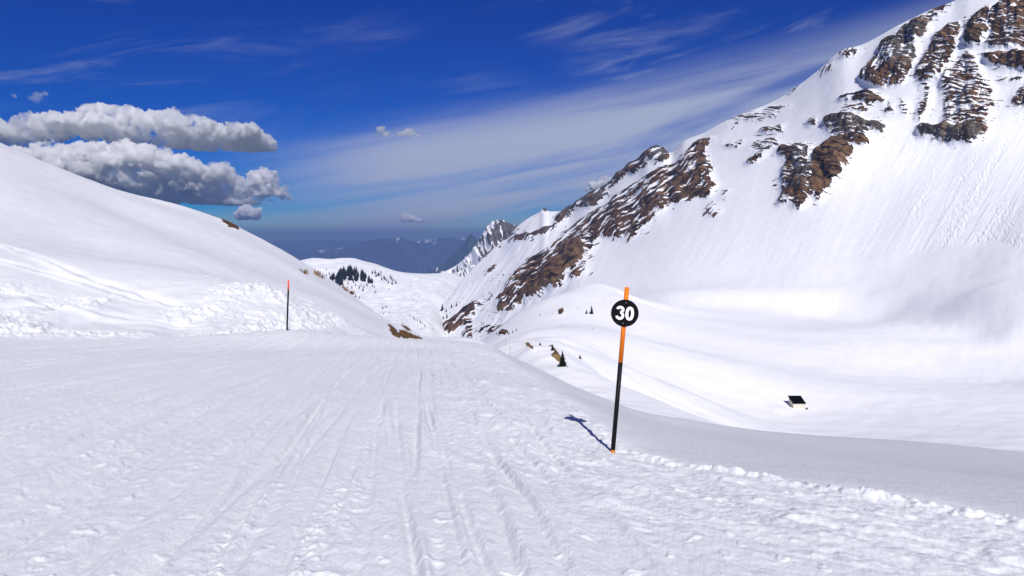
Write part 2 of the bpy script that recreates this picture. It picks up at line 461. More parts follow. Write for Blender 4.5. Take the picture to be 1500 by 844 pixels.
# cut-up snow along the right side of the piste
chop = sstep(-3.4, -0.9, ed) * sstep(0.35, 0.0, ed)
k_, chop_, X, Y, U, V, ed, epos, bd, bpos, RR = only(chop)
D = np.zeros(len(k_)); chop_full = chop; chop = chop_
eu, ev_ = ed, epos
D += chop * sstep(45, 25, RR) * (0.026 * fbm(eu * 2.6, ev_ * 0.75, 4, 50) + 0.034 * np.clip(fbm(eu * 4.2 + 4, ev_ * 2.6, 3, 55) - 0.15, 0, None) + 0.008 * fbm(X * 11, Y * 11, 2, 58) * sstep(60, 14, RR))
Dr[k_] += D; chop = chop_full; X, Y, U, V, ed, epos, bd, bpos, RR = full
rimzone = (np.abs(ed) < 2.2) * 1.0
k_, rimzone_, X, Y, U, V, ed, epos, bd, bpos, RR = only(rimzone)
D = np.zeros(len(k_)); rimzone_full = rimzone; rimzone = rimzone_
# the low rim of pushed-up lumps
lump = np.clip(0.42 + 0.60 * fbm(epos * 1.4, ed * 2.1, 2, 60) + 0.60 * fbm(epos * 8.0, ed * 8.0, 3, 61), 0, 1.7)
wob = 0.14 * perlin(epos * 0.45, epos * 0 + 3.3, 62)
rimh = np.where(epos < 27, 1.0, sstep(40, 28, epos) * 0.9)
D += rimh * 0.075 * np.exp(-((ed - 0.05 + wob) / 0.15) ** 2) * lump
D += rimh * 0.018 * np.exp(-((ed + 0.75 + 1.5 * wob) / 0.2) ** 2) * np.clip(0.2 + fbm(epos * 1.7, ed * 2, 3, 64), 0, 1.4)
Dr[k_] += D; rimzone = rimzone_full; X, Y, U, V, ed, epos, bd, bpos, RR = full
# untracked slope: nearly smooth with faint ripples and a few flat flakes
smooth_side = sstep(0.2, 0.9, ed)
k_, smooth_side_, X, Y, U, V, ed, epos, bd, bpos, RR = only(smooth_side)
D = np.zeros(len(k_)); smooth_side_full = smooth_side; smooth_side = smooth_side_
D += smooth_side * (0.05 * perlin(X * 0.12, Y * 0.12, 70) + 0.008 * fbm(X * 1.1, Y * 0.8, 3, 71))
Dr[k_] += D; smooth_side = smooth_side_full; X, Y, U, V, ed, epos, bd, bpos, RR = full
# shovelled, lumpy bank on the left
upb = sstep(-0.6, 0.8, bd) * sstep(11.0, 5.5, bd + 2.0 * perlin(bpos * 0.12, bd * 0.1, 80)) * sstep(54, 40, RR)
k_, upb_, X, Y, U, V, ed, epos, bd, bpos, RR = only(upb)
D = np.zeros(len(k_)); upb_full = upb; upb = upb_
b1 = fbm(X * 0.5, Y * 0.30, 3, 81, 0.5); b2 = np.abs(fbm(X * 3.0, Y * 1.9, 3, 85, 0.55)); patchy = sstep(-0.45, 0.35, perlin(X * 0.35, Y * 0.22, 83))
D += upb * (0.13 * b1 + patchy * (0.14 * np.clip(fbm(X * 2.6, Y * 1.5, 3, 85, 0.6), -0.15, 1) + 0.11 * np.clip(fbm(X * 5.8, Y * 3.4, 3, 88, 0.6), 0, 1)))
D += upb * patchy * 0.05 * sstep(0.10, 0.5, fbm(X * 2.0, Y * 1.2, 2, 89))
Dr[k_] += D; upb = upb_full; X, Y, U, V, ed, epos, bd, bpos, RR = full
# hillside: wind-packed, a few long scars coming down from the left
hill = sstep(3, 9, bd)
k_, hill_, X, Y, U, V, ed, epos, bd, bpos, RR = only(hill)
D = np.zeros(len(k_)); hill_full = hill; hill = hill_
D += hill * (0.35 * perlin(X * 0.045, Y * 0.045, 90) + 0.10 * fbm(X * 0.16, Y * 0.10, 3, 91) + 0.03 * fbm(X * 0.9, Y * 0.35, 3, 95))
Dr[k_] += D; hill = hill_full; X, Y, U, V, ed, epos, bd, bpos, RR = full
D = Dr.reshape(Z.shape)
def trail(pts, width, depth):
    global D
    P3 = []
    for px, py in pts:
        j = np.argmin((PX - px) ** 2 + (PY - py) ** 2 + (~infront) * 1e6); P3.append((X.flat[j], Y.flat[j]))
    d_, p_ = polydist(X, Y, P3)
    L = np.abs(d_)
    D = D + (-depth * np.exp(-(d_ / width) ** 2) + depth * 0.8 * np.exp(-((d_ - 1.9 * width) / width) ** 2)) * (0.5 + 0.5 * sstep(-0.3, 0.3, perlin(p_ * 0.5, d_ * 0.2, 97)))
trail([(-60, 340), (20, 366), (80, 385), (130, 403), (200, 424), (260, 445)], 0.30, 0.16)
trail([(-40, 374), (40, 392), (130, 412), (220, 440)], 0.25, 0.11)
trail([(-60, 415), (30, 425), (90, 432), (140, 436)], 0.25, 0.14)
trail([(60, 440), (120, 455), (200, 466), (290, 478)], 0.3, 0.12)
trail([(-40, 452), (40, 447), (110, 452)], 0.35, 0.14)
trail([(0, 480), (70, 455), (120, 440)], 0.35, 0.14)
# bare earth
rock = np.zeros_like(Z); tan = np.zeros_like(Z)
wx = PX + 1.6 * fbm(X * 1.1, Y * 1.1, 3, 101); wy = PY + 1.2 * fbm(X * 1.1 + 9, Y * 1.1, 3, 105)
PATCH = [[(585, 488), (592, 484), (604, 490), (612, 493), (624, 501), (600, 501), (592, 500), (585, 494)],
         [(566, 476), (571, 476), (576, 484), (588, 497), (584, 499), (574, 491)],
         [(582, 472), (590, 474), (602, 484), (598, 483), (588, 477)]]
ROCKP = [[(322, 323), (334, 326), (348, 334), (352, 338), (340, 334), (330, 329)]]
for k, pl in enumerate(PATCH):
    m = inpoly(wx, wy, pl) & infront & (RR < 130) & (RR > 55); rock[m] = 1; tan[m] = 0.25
for pl in ROCKP:
    m = inpoly(wx, wy, pl) & infront & (RR > 70); rock[m] = 1
rb = blur(rock, 1, 1)
D += 0.25 * blur(rock, 3, 2)
Z = Z + D
G_ground = (X, Y, Z)
ground = structure(grid_mesh('snow_ground', np.stack([X, Y, Z], -1), M_ground, dict(rock=rb, tan=tan, slope_shade=sstep(0.25, 0.7, ed + 0.25 * perlin(X * 1.3, Y * 1.3, 300)))))  # last attribute: where the slope's shade is painted into the snow colour
g_X, g_Y, g_Z = X, Y, Z
g_PX, g_PY = pix(X, Y, Z); g_ok = infront


def on_grid(G, px, py, ymin=0, ymax=1e9):
    """the nearest visible vertex of a terrain sheet at a photo pixel"""
    gx, gy, gz, gpx, gpy = G
    d = (gpx - px) ** 2 + (gpy - py) ** 2
    d = np.where((gy > ymin) & (gy < ymax), d, 1e12)
    m = d.min(); lim = max(2.0, math.sqrt(m) + 0.7) ** 2
    cand = np.where(d <= lim, gy, 1e12)
    j = int(np.argmin(cand))
    return Vector((gx.flat[j], gy.flat[j], gz.flat[j]))


GN = (g_X, g_Y, g_Z, g_PX, g_PY)

# ------------------------------------------------------------------ the snow basin below, with its shoulder and the knoll
C = []
for px, py, Yd in ((1165, 602, 235), (1000, 600, 185), (950, 560, 215), (950, 500, 330), (1100, 540, 290), (1300, 580, 260), (1450, 545, 330), (1450, 480, 410), (1250, 483, 430), (1050, 472, 440),
                   (950, 455, 470), (1500, 470, 415), (1600, 560, 300), (1500, 640, 180), (1300, 640, 185), (1700, 700, 140),
                   (870, 413, 480), (830, 426, 468), (800, 445, 455), (760, 463, 440), (722, 490, 405), (905, 421, 492), (930, 446, 480), (870, 455, 385), (800, 478, 345), (900, 490, 305), (860, 480, 320),
                   (760, 489, 260), (830, 502, 185), (775, 510, 100), (800, 520, 94), (830, 537, 84), (850, 531, 108), (870, 560, 92), (905, 585, 92), (745, 502, 125), (800, 508, 135), (950, 612, 110), (900, 540, 150),
                   (1000, 640, 90), (1250, 700, 95), (1500, 740, 90)): C.append(tuple(at(px, py, Yd)))
C += [(-1, 50, -13), (10, 40, -14), (30, 35, -22), (60, 20, -30), (-30, 60, -36), (-90, 90, -48), (-200, 300, -95), (-60, 300, -80), (-30, 480, -100), (-80, 150, -65), (-25, 120, -30), (-40, 220, -62),
      (60, 560, -62), (10, 560, -95), (100, 620, -60), (230, 560, -60), (200, 640, -75), (350, 600, -78), (290, 520, -62), (345, 480, -58), (464, 430, -60), (550, 500, -80), (450, 300, -52), (300, 120, -42), (-20, 700, -120), (250, 750, -95), (500, 150, -20)]
C += [(-4, 80, -19), (-8, 100, -24), (-1.5, 95, -17), (-12, 150, -40)]
C += [tuple(at(700, 500, 330) - np.array([0, 0, 8])), tuple(at(690, 505, 200) - np.array([0, 0, 6]))]
basin_tps = tps(C, 1e-6)
az2 = np.linspace(-25, 60, 900); r_2 = 1 / np.linspace(1 / 45, 1 / 800, 560)
A2, R2 = np.meshgrid(np.radians(az2), r_2)
X, Y = R2 * np.sin(A2), R2 * np.cos(A2)
Z = basin_tps(X, Y)
PX, PY = pix(X, Y, Z)
Z += 3.0 * perlin(X * 0.009 + 3, Y * 0.013, 110) * sstep(110, 240, R2) + 0.5 * perlin(X * 0.022, Y * 0.022, 111) * sstep(90, 200, R2) + 0.25 * fbm(X * 0.08, Y * 0.11, 3, 112)
hutp = at(1168, 600, 235)
mx, my, _ = at(1142, 592, 237)
Z += 2.2 * perlin(X * 0.02, Y * 0.03, 114) * sstep(170, 260, X) * sstep(180, 260, Y)
Z += 0.9 * np.exp(-(((X - mx) / 3.2) ** 2 + ((Y - my) / 3.5) ** 2))
rock = np.zeros_like(Z); tan = np.zeros_like(Z)
PX, PY = pix(X, Y, Z)
wx = PX + 1.5 * fbm(X * 0.5, Y * 0.5, 3, 121); wy = PY + 1.5 * fbm(X * 0.5 + 9, Y * 0.5, 3, 125)
for pl, tn in (([(769, 502), (774, 503), (785, 513), (781, 514), (772, 508)], 0.5), ([(804, 505), (810, 508), (818, 519), (826, 530), (829, 537), (824, 537), (812, 526), (807, 523), (812, 518)], 0.9),
               ([(819, 452), (826, 450), (828, 456), (818, 461), (815, 459)], 0.0), ([(724, 488), (738, 482), (748, 484), (742, 490), (726, 491)], 0.0)):
    m = inpoly(wx, wy, pl) & (Y > 60); rock[m] = 1; tan[m] = tn
spk = (fbm(X * 0.25, Y * 0.25, 3, 130) > 0.95) & (PX > 740) & (PX < 900) & (PY < 480) & (Y > 330); rock[spk] = 0.9
rock = blur(rock, 1, 1)
Z += 0.3 * blur(rock, 2, 1)
BX, BY, BZ, Brock, Btan = X, Y, Z, rock, tan

# ------------------------------------------------------------------ ridge sheets: curves given by photo pixel and distance
def sheet(px, curves, rows):
    """curves from front to back, each a list of (px, py, Y); straight runs between, dense rows as given"""
    lines = [at(px, pchip([c[0] for c in cv], [c[1] for c in cv], px), pchip([c[0] for c in cv], [c[2] for c in cv], px)) for cv in curves]
    out = []; par = []
    for k in range(len(lines) - 1):
        t = np.linspace(0, 1, rows[k] + 1)
        if k < len(lines) - 2: t = t[:-1]
        for s in t: out.append(lines[k] * (1 - s) + lines[k + 1] * s); par.append(k + s)
    return np.array(out), np.array(par)


# main face on the right
RIDGE = [(540, 505, 1400), (610, 492, 1450), (625, 477, 1480), (633, 463, 1520), (650, 440, 1640), (673, 414, 1830), (700, 386, 1990), (721, 367, 2080), (740, 352, 2120), (760, 330, 2120), (775, 319, 2100), (790, 311, 2080), (797, 305, 2070),
         (806, 310, 2050), (832, 308, 1980), (860, 286, 1890), (890, 270, 1800), (905, 257, 1750), (935, 236, 1670), (950, 221, 1630), (968, 216, 1590), (982, 224, 1550), (1003, 206, 1500), (1030, 195, 1440), (1060, 179, 1380), (1090, 166, 1330),
         (1130, 150, 1270), (1150, 139, 1240), (1195, 106, 1180), (1238, 72, 1130), (1258, 67, 1110), (1320, 35, 1050), (1370, 12, 1010), (1395, 3, 990), (1420, -16, 975), (1500, -60, 940), (1650, -120, 880), (1950, -110, 760)]
FOOT = [(540, 530, 1150), (640, 525, 1050), (700, 512, 930), (760, 492, 830), (850, 455, 690), (930, 470, 590), (1000, 478, 545), (1250, 490, 490), (1400, 515, 410), (1500, 540, 350), (1950, 540, 280)]
MID = [(540, 518, 1270), (610, 507, 1240), (650, 470, 1330), (700, 440, 1450), (760, 405, 1420), (830, 375, 1290), (905, 352, 1180), (1000, 325, 1030), (1130, 300, 900), (1250, 275, 840), (1400, 250, 790), (1500, 235, 750), (1950, 150, 640)]
BACK = [(px, py + 60 + 40 * (px < 800), Yr * 1.25) for px, py, Yr in RIDGE]
pxs = np.concatenate([np.linspace(540, 1530, 900), np.linspace(1530, 1950, 60)[1:]])
P, par = sheet(pxs, [FOOT, MID, RIDGE, BACK], [260, 400, 40])
def smooth_rows(a, r):
    p = np.concatenate([np.repeat(a[:1], r + 1, 0), a, np.repeat(a[-1:], r, 0)], 0); c = np.cumsum(p, 0); k = len(a)
    return (c[2 * r + 1:2 * r + 1 + k] - c[:k]) / (2 * r + 1)
wk = (sstep(0.05, 0.5, par) * sstep(1.9, 1.4, par))[:, None, None]
P = P * (1 - wk) + smooth_rows(smooth_rows(P, 55), 55) * wk
PXg, PYg = pix(P[..., 0], P[..., 1], P[..., 2])
back = (par > 2.0)[:, None] * np.ones_like(PXg)

Z3 = lambda pts: [(640 + u / 2.483, 180 + v / 2.483) for u, v in pts]
Z2 = lambda pts: [(750 + u / 2, v / 2) for u, v in pts]
# outline, snow cover left inside (0 = bare), tan share
ROCKS = [
    (Z3([(960, 60), (1000, 55), (985, 110), (970, 125), (990, 170), (1015, 235), (1000, 265), (900, 290), (830, 320), (800, 350), (760, 390), (700, 420), (640, 430), (600, 420), (560, 470), (520, 520), (470, 580), (400, 620), (330, 655),
         (270, 690), (225, 690), (225, 650), (260, 600), (300, 540), (340, 500), (400, 470), (440, 430), (500, 380), (560, 330), (620, 310), (650, 270), (700, 240), (760, 200), (830, 170), (880, 150), (920, 110)]), 0.33, 0.15),
    (Z3([(510, 430), (550, 460), (540, 490), (470, 570), (400, 620), (335, 648), (345, 600), (400, 555), (440, 500), (480, 450)]), 0.0, 0.95),
    (Z3([(950, 70), (1000, 55), (975, 125), (1015, 235), (1000, 270), (880, 300), (800, 330), (740, 345), (760, 300), (840, 240), (900, 200), (930, 140)]), 0.12, 0.3),
    (Z3([(540, 400), (600, 350), (660, 340), (690, 350), (680, 390), (620, 420), (570, 450), (530, 440)]), 0.15, 0.15),
    (Z3([(428, 385), (440, 345), (480, 310), (540, 275), (600, 222), (632, 215), (622, 260), (580, 300), (520, 320), (470, 360)]), 0.12, 0.05),
    (Z3([(640, 215), (660, 185), (720, 150), (760, 108), (790, 86), (842, 90), (852, 120), (830, 150), (780, 150), (720, 185), (680, 205)]), 0.15, 0.05),
    (Z3([(255, 430), (270, 408), (330, 410), (400, 388), (430, 375), (420, 400), (340, 430), (290, 430), (240, 452), (200, 468), (205, 440)]), 0.25, 0.3),
    (Z3([(15, 772), (25, 740), (80, 700), (150, 650), (165, 670), (140, 720), (135, 785), (90, 790), (110, 745), (60, 765)]), 0.22, 0.15),
    (Z3([(225, 690), (235, 640), (250, 600), (300, 550), (380, 500), (402, 508), (370, 560), (350, 600), (320, 650), (250, 695)]), 0.2, 0.2),
    (Z3([(372, 318), (383, 300), (400, 298), (414, 322), (395, 326)]), 0.05, 0.2),
    (Z3([(490, 575), (520, 530), (560, 510), (545, 545), (510, 575)]), 0.3, 0.1), (Z3([(160, 560), (200, 520), (230, 520), (190, 560)]), 0.6, 0.1),
    (Z3([(150, 770), (180, 740), (260, 745), (290, 760), (230, 775)]), 0.5, 0.1), (Z3([(190, 640), (210, 620), (215, 640), (195, 655)]), 0.3, 0.1),
    (Z3([(690, 420), (730, 395), (770, 385), (760, 400), (700, 440)]), 0.45, 0.1), (Z3([(975, 150), (1000, 150), (1012, 185), (995, 180)]), 0.1, 0.3),
    (Z3([(985, 300), (1010, 290), (1035, 320), (1010, 350), (995, 340)]), 0.68, 0.1),
    (Z2([(780, 440), (800, 430), (830, 440), (850, 425), (880, 440), (870, 480), (885, 500), (910, 450), (940, 410), (985, 405), (1000, 450), (985, 500), (960, 530), (930, 560), (900, 600), (875, 590), (845, 622), (820, 600), (785, 605), (800, 550), (790, 520), (810, 480)]), 0.16, 0.35),
    (Z2([(900, 460), (940, 415), (990, 415), (1000, 450), (985, 500), (955, 530), (925, 560), (900, 590), (880, 560), (890, 510)]), 0.0, 0.6),
    (Z2([(915, 350), (960, 343), (1000, 345), (1060, 370), (1110, 375), (1090, 395), (1040, 405), (1050, 430), (1020, 445), (990, 430), (985, 405), (940, 400)]), 0.10, 0.35),
    (Z2([(955, 290), (1000, 278), (1060, 278), (1092, 300), (1060, 312), (1000, 302)]), 0.15, 0.15), (Z2([(980, 320), (1030, 315), (1055, 330), (1020, 334)]), 0.3, 0.1),
    (Z2([(1085, 330), (1105, 300), (1125, 335), (1100, 345)]), 0.45, 0.1), (Z2([(1140, 290), (1155, 300), (1160, 348), (1145, 345)]), 0.6, 0.1),
    (Z2([(1018, 238), (1050, 200), (1080, 150), (1100, 120), (1150, 90), (1200, 50), (1240, 20), (1290, 8), (1270, 40), (1240, 60), (1215, 110), (1180, 140), (1190, 180), (1170, 220), (1150, 255), (1100, 262), (1060, 264)]), 0.30, 0.25),
    (Z2([(1020, 232), (1060, 205), (1120, 200), (1150, 225), (1140, 258), (1060, 262)]), 0.1, 0.25), (Z2([(1150, 95), (1200, 60), (1215, 105), (1175, 135), (1155, 125)]), 0.08, 0.4),
    (Z2([(1205, 200), (1230, 150), (1260, 100), (1300, 65), (1322, 90), (1310, 140), (1290, 180), (1260, 230), (1210, 260), (1185, 225)]), 0.22, 0.25),
    (Z2([(1255, 245), (1300, 200), (1340, 155), (1370, 200), (1385, 240), (1412, 270), (1405, 340), (1390, 372), (1270, 372), (1265, 330), (1270, 280)]), 0.42, 0.1),
    (Z2([(1183, 373), (1250, 378), (1300, 382), (1398, 372), (1398, 400), (1355, 421), (1265, 424), (1240, 405), (1200, 408)]), 0.03, 0.1),
    (Z2([(1190, 330), (1215, 250), (1228, 260), (1210, 330), (1196, 360)]), 0.35, 0.1),
    (Z2([(1335, 130), (1350, 60), (1395, 25), (1410, 35), (1400, 90), (1375, 140), (1350, 140)]), 0.1, 0.4),
    (Z2([(1400, 140), (1410, 60), (1430, 20), (1470, -10), (1560, -60), (1640, -60), (1640, 150), (1500, 150), (1450, 147)]), 0.22, 0.3),
    (Z2([(1362, 163), (1400, 168), (1470, 160), (1640, 180), (1640, 225), (1480, 212), (1420, 197)]), 0.06, 0.15), (Z2([(1462, 318), (1490, 265), (1640, 250), (1640, 325)]), 0.2, 0.1),
    (Z2([(1430, 235), (1500, 232), (1500, 243), (1440, 244)]), 0.4, 0.1),
    (Z2([(958, 152), (985, 133), (1012, 145), (1000, 166), (965, 166)]), 0.4, 0.2), (Z2([(690, 488), (715, 452), (740, 448), (715, 482)]), 0.25, 0.1),
    (Z2([(700, 425), (775, 405), (780, 430), (740, 447), (710, 437)]), 0.5, 0.1), (Z2([(720, 385), (795, 370), (797, 385), (740, 395)]), 0.35, 0.1),
    (Z2([(612, 365), (640, 338), (760, 312), (810, 318), (770, 348), (700, 354), (640, 374)]), 0.72, 0.1), (Z2([(868, 350), (892, 350), (885, 365), (870, 362)]), 0.3, 0.1),
    (Z2([(615, 420), (680, 410), (675, 432), (630, 436)]), 0.68, 0.1), (Z2([(620, 560), (632, 560), (626, 590)]), 0.5, 0.1), (Z2([(790, 275), (825, 240), (845, 238), (815, 275)]), 0.4, 0.1),
    (Z2([(890, 200), (930, 170), (950, 165), (935, 210), (900, 212)]), 0.7, 0.1),
]
def fb2(a, b, o, s): return fbm(a, b, o, s, 0.55)
wx = PXg + 4.5 * fb2(PXg / 15, PYg / 15, 5, 140) + 0.8 * fb2(PXg / 3, PYg / 3, 2, 143); wy = PYg + 3.0 * fb2(PXg / 15 + 5, PYg / 9, 5, 145) + 0.8 * fb2(PXg / 4, PYg / 2.5, 2, 148)
# flecks of lying snow: level ledges on the right, streaks down the beds on the left
lv = fb2(PXg / 22 + 0.6 * perlin(PXg / 30, PYg / 30, 149), PYg / 2.9 + 0.8 * perlin(PXg / 24, PYg / 24, 148), 3, 150)
dg_a, dg_b = (PXg * 0.80 - PYg * 0.60), (PXg * 0.60 + PYg * 0.80)
ds = fb2(dg_a / 26, dg_b / 3.4 + 0.5 * perlin(PXg / 46, PYg / 46, 153), 4, 155, ) + 0.45 * fb2((PXg * 0.55 + PYg * 0.83) / 3.6, (PYg * 0.55 - PXg * 0.83) / 22, 3, 157)
vs = fb2((PXg * 0.92 + PYg * 0.38) / 4.5, (PYg * 0.92 - PXg * 0.38) / 24, 4, 158)
lf = sstep(1120, 1020, PXg); top = sstep(1360, 1270, PXg) * sstep(140, 125, PYg) * (1 - lf)
fleck = lv * (1 - lf) * (1 - top) + ds * lf + vs * top
fleck = 0.95 * fleck + 0.20 * fb2(PXg / 4, PYg / 2.6, 3, 162) + 0.25 * fb2(PXg / 40, PYg / 30, 2, 164)
rock = np.zeros_like(PXg); tan = np.zeros_like(PXg); grey = np.zeros_like(PXg); body = np.zeros_like(PXg)
for pl, cover, tn in ROCKS:
    m = inpoly(wx, wy, np.array(pl)) & (back == 0)
    thr = np.quantile(fleck[m], cover) if m.any() and cover > 0 else -9
    rock[m] = np.maximum(rock[m], (fleck[m] > thr) * 1.0); body[m] = np.maximum(body[m], 1 - cover)
    tan[m] = tn * np.clip(0.75 + 0.9 * fb2(PXg[m] / 18, PYg[m] / 18, 3, 166), 0, 1.2)
for cx_, cy_, rx_, ry_ in ((858, 292, 45, 34), (955, 225, 40, 22), (1255, 190, 55, 18), (797, 305, 12, 10), (760, 340, 60, 14), (1180, 240, 16, 45), (1385, 205, 70, 14), (1310, 60, 60, 40)):
    grey = np.maximum(grey, sstep(1.25, 0.7, np.hypot((PXg - cx_) / rx_, (PYg - cy_) / ry_)) * np.clip(0.8 + fb2(PXg / 12, PYg / 12, 3, 168), 0, 1))
band = (fb2(PXg / 26 + 3, PYg / 3.0 + 0.9 * perlin(PXg / 26, PYg / 26, 148), 3, 350) * (1 - lf) * (1 - top) + (fb2(dg_a / 26, dg_b / 4.2 + 0.5 * perlin(PXg / 46, PYg / 46, 153), 4, 355) * 0.8 + 0.35 * fb2(PXg / 7, PYg / 7, 3, 356)) * lf
        + fb2((PXg * 0.92 + PYg * 0.38) / 4.0, (PYg * 0.92 - PXg * 0.38) / 26, 3, 358) * top)
halo = blur(body, 9, 2)
rock = np.maximum(rock, (fleck > 0.84 - 0.50 * halo) * (halo > 0.04) * (back == 0))
rock = np.maximum(rock, ((fb2(PXg / 5, PYg / 3, 3, 170) > 0.80) & (PXg < 800) & (PXg > 628) & (PYg > 400)) * 1.0)
# relief pushed out along the face's own normal
dP0 = np.gradient(P, axis=1); dP1 = np.gradient(P, axis=0)
Nn = np.cross(dP0, dP1); Nn /= np.linalg.norm(Nn, axis=-1, keepdims=True) + 1e-9
Nn *= np.where((Nn[..., 2:] < 0), -1, 1)
Nn = np.stack([blur(Nn[..., k], 12, 2) for k in range(3)], -1)
inner = sstep(0.0, 0.25, par)[:, None] * sstep(2.0, 1.93, par)[:, None]
bb = blur(body, 5, 2); b3 = blur(body, 22, 2)
fall_a = PXg + 0.55 * PYg; fall_b = PYg - 0.3 * PXg
Hh = 7 * b3 + 5 * bb + (1.3 * bb) * (lv * (1 - lf) * 1.2 + ds * lf) + 6 * bb * fb2(PXg / 34, PYg / 44, 3, 175)
Hh += bb * (1.0 * ridged(PXg / 16, PYg / 20, 2, 183, 0.5) + 0.9 * ridged(dg_a / 20, dg_b / 4.0, 2, 185) * lf + (1 - lf) * (1 - top) * 0.9 * ridged(PXg / 14, PYg / 2.6 + 0.7 * perlin(PXg / 20, PYg / 20, 187), 2, 184) + top * 0.9 * vs)
Hh += 2.2 * bb * np.abs(fb2(fall_a / 14, fall_b / 80, 2, 178))
Hh += 0.8 * blur(rock, 1, 1)
Hh += (1 - bb) * sstep(470, 400, PYg) * (2.0 * perlin(fall_a / 90, fall_b / 260, 180) + 0.14 * fb2(fall_a / 14, fall_b / 110, 3, 181))
tracks = sstep(1180, 1420, PXg) * sstep(120, 200, PYg) * sstep(430, 340, PYg)
Hh += tracks * (0.35 * np.clip(fb2((PXg + 0.62 * PYg) / 6, (PYg - 0.5 * PXg) / 80, 4, 186) - 0.15, 0, None) + 0.30 * fb2(PXg / 4, PYg / 5, 2, 188) * sstep(0.0, 0.4, fb2((PXg + 0.62 * PYg) / 30, (PYg - 0.5 * PXg) / 150, 2, 189)))
left = sstep(900, 800, PXg) * (1 - bb)
Hh += left * 1.6 * fb2((PXg * 0.80 + PYg * 0.60) / 10, (PYg * 0.8 - PXg * 0.6) / 70, 3, 190)
P = P + Nn * (Hh * inner)[..., None]
rocky_edge = np.exp(-((par - 2.0) / 0.05) ** 2)[:, None] * (blur(rock, 8, 2) * 5 * np.abs(fb2(PXg / 6, PXg * 0, 3, 195)))
P[..., 2] += rocky_edge
face = structure(grid_mesh('mountain_face', P, M_face, dict(rock=rock, tan=tan, grey=grey, band=band)))
GF = (P[..., 0], P[..., 1], P[..., 2]) + pix(P[..., 0], P[..., 1], P[..., 2])

# the basin runs up into the foot of the face in a soft curve
fr = np.hypot(P[..., 0], P[..., 1]); faz = np.degrees(np.arctan2(P[300, :, 0], P[300, :, 1])); m_ = par < 1.95
DZ = np.zeros_like(BZ)
for j in range(BX.shape[1]):
    if az2[j] < faz[0] or az2[j] > faz[-1]: continue
    i = int(np.argmin(np.abs(faz - az2[j])))
    zf = np.interp(r_2, np.maximum.accumulate(fr[m_, i]), P[m_, i, 2], left=-999)
    zb_ = BZ[:, j]; sm = np.maximum(zf, zb_) + np.clip(56.0 - np.abs(zf - zb_), 0, None) ** 2 / 224.0
    ok_ = (zf > -900) * sstep(260, 54, zf - zb_) * (zf > zb_ - 56) * sstep(330, 440, r_2) * sstep(fr[0, i] + 2, fr[0, i] + 60, r_2)
    DZ[:, j] = ok_ * (sm - zb_)
BZ = BZ + smooth_rows(smooth_rows(DZ.T, 9), 9).T
basin = structure(grid_mesh('snow_basin', np.stack([BX, BY, BZ], -1), M_basin, dict(rock=Brock, tan=Btan)))
GB = (BX, BY, BZ) + pix(BX, BY, BZ)

# valley floor and the round snowy hill with the wood
px2 = np.linspace(150, 1000, 620)
V0 = [(150, 560, 500), (480, 560, 520), (700, 560, 560), (1000, 560, 600)]
V1 = [(150, 490, 1000), (480, 490, 1000), (560, 480, 1020), (625, 480, 1060), (660, 512, 1100), (1000, 560, 1250)]
V2 = [(150, 425, 1600), (440, 425, 1650), (520, 432, 1600), (560, 440, 1500), (600, 440, 1500), (632, 442, 1540), (680, 476, 1650), (1000, 520, 1900)]
V3 = [(150, 420, 2250), (380, 400, 2250), (425, 386, 2250), (447, 380, 2250), (460, 378, 2250), (485, 379.5, 2250), (500, 378, 2240), (514, 378, 2240), (535, 383, 2250), (548, 386, 2270), (565, 392, 2300), (580, 397, 2330), (600, 400, 2400), (625, 401, 2500), (655, 400, 2600), (700, 415, 2700), (1000, 450, 2800)]
V4 = [(a, b + 60, c * 1.3) for a, b, c in V3]
Pv, parv = sheet(px2, [V0, V1, V2, V3, V4], [60, 120, 170, 20])
vx, vy = pix(Pv[..., 0], Pv[..., 1], Pv[..., 2])
inner = sstep(0.1, 0.6, parv)[:, None] * sstep(3.0, 2.8, parv)[:, None]
Pv[..., 2] += inner * (9 * perlin(Pv[..., 0] / 160, Pv[..., 1] / 260, 200) + 4 * fbm(Pv[..., 0] / 60, Pv[..., 1] / 110, 3, 201) + 2.0 * fbm(Pv[..., 0] / 20, Pv[..., 1] / 45, 2, 204))
rockv = ((fbm(vx / 4, vy / 2.2, 3, 210) + 0.5 * perlin(vx / 22, vy / 12, 212) > 1.0) & (vy > 415)) * 1.0
valley = structure(grid_mesh('snowy_valley', Pv, M_far, dict(rock=rockv, tan=np.zeros_like(rockv))))
GV = (Pv[..., 0], Pv[..., 1], Pv[..., 2]) + pix(Pv[..., 0], Pv[..., 1], Pv[..., 2])

# grey peak behind
px3 = np.linspace(560, 900, 360)
A1 = [(560, 440, 2500), (700, 440, 2500), (900, 440, 2500)]
A2_ = [(560, 418, 2900), (620, 408, 3300), (640, 402, 3350), (655, 396, 3400), (672, 386, 3420), (690, 369, 3450), (700, 354, 3470), (708, 341, 3480), (716, 329, 3480), (724, 323, 3480), (736, 323, 3480), (745, 327, 3490), (757, 331, 3500), (775, 342, 3520), (820, 380, 3550), (900, 420, 3600)]
A3_ = [(a, b + 70, c * 1.2) for a, b, c in A2_]
Pp, parp = sheet(px3, [A1, A2_, A3_], [240, 20])
qx, qy = pix(Pp[..., 0], Pp[..., 1], Pp[..., 2])
rel = np.clip(parp, 0, 1)[:, None]
gr = fb2((qx - 0.5 * qy) / 7, (qy + 0.7 * qx) / 22, 4, 220)
rk = ((gr > 0.28 - 0.75 * sstep(712, 740, qx + 0.4 * (qy - 330)) + 0.5 * sstep(350, 405, qy)) & (qy < 404)) * 1.0
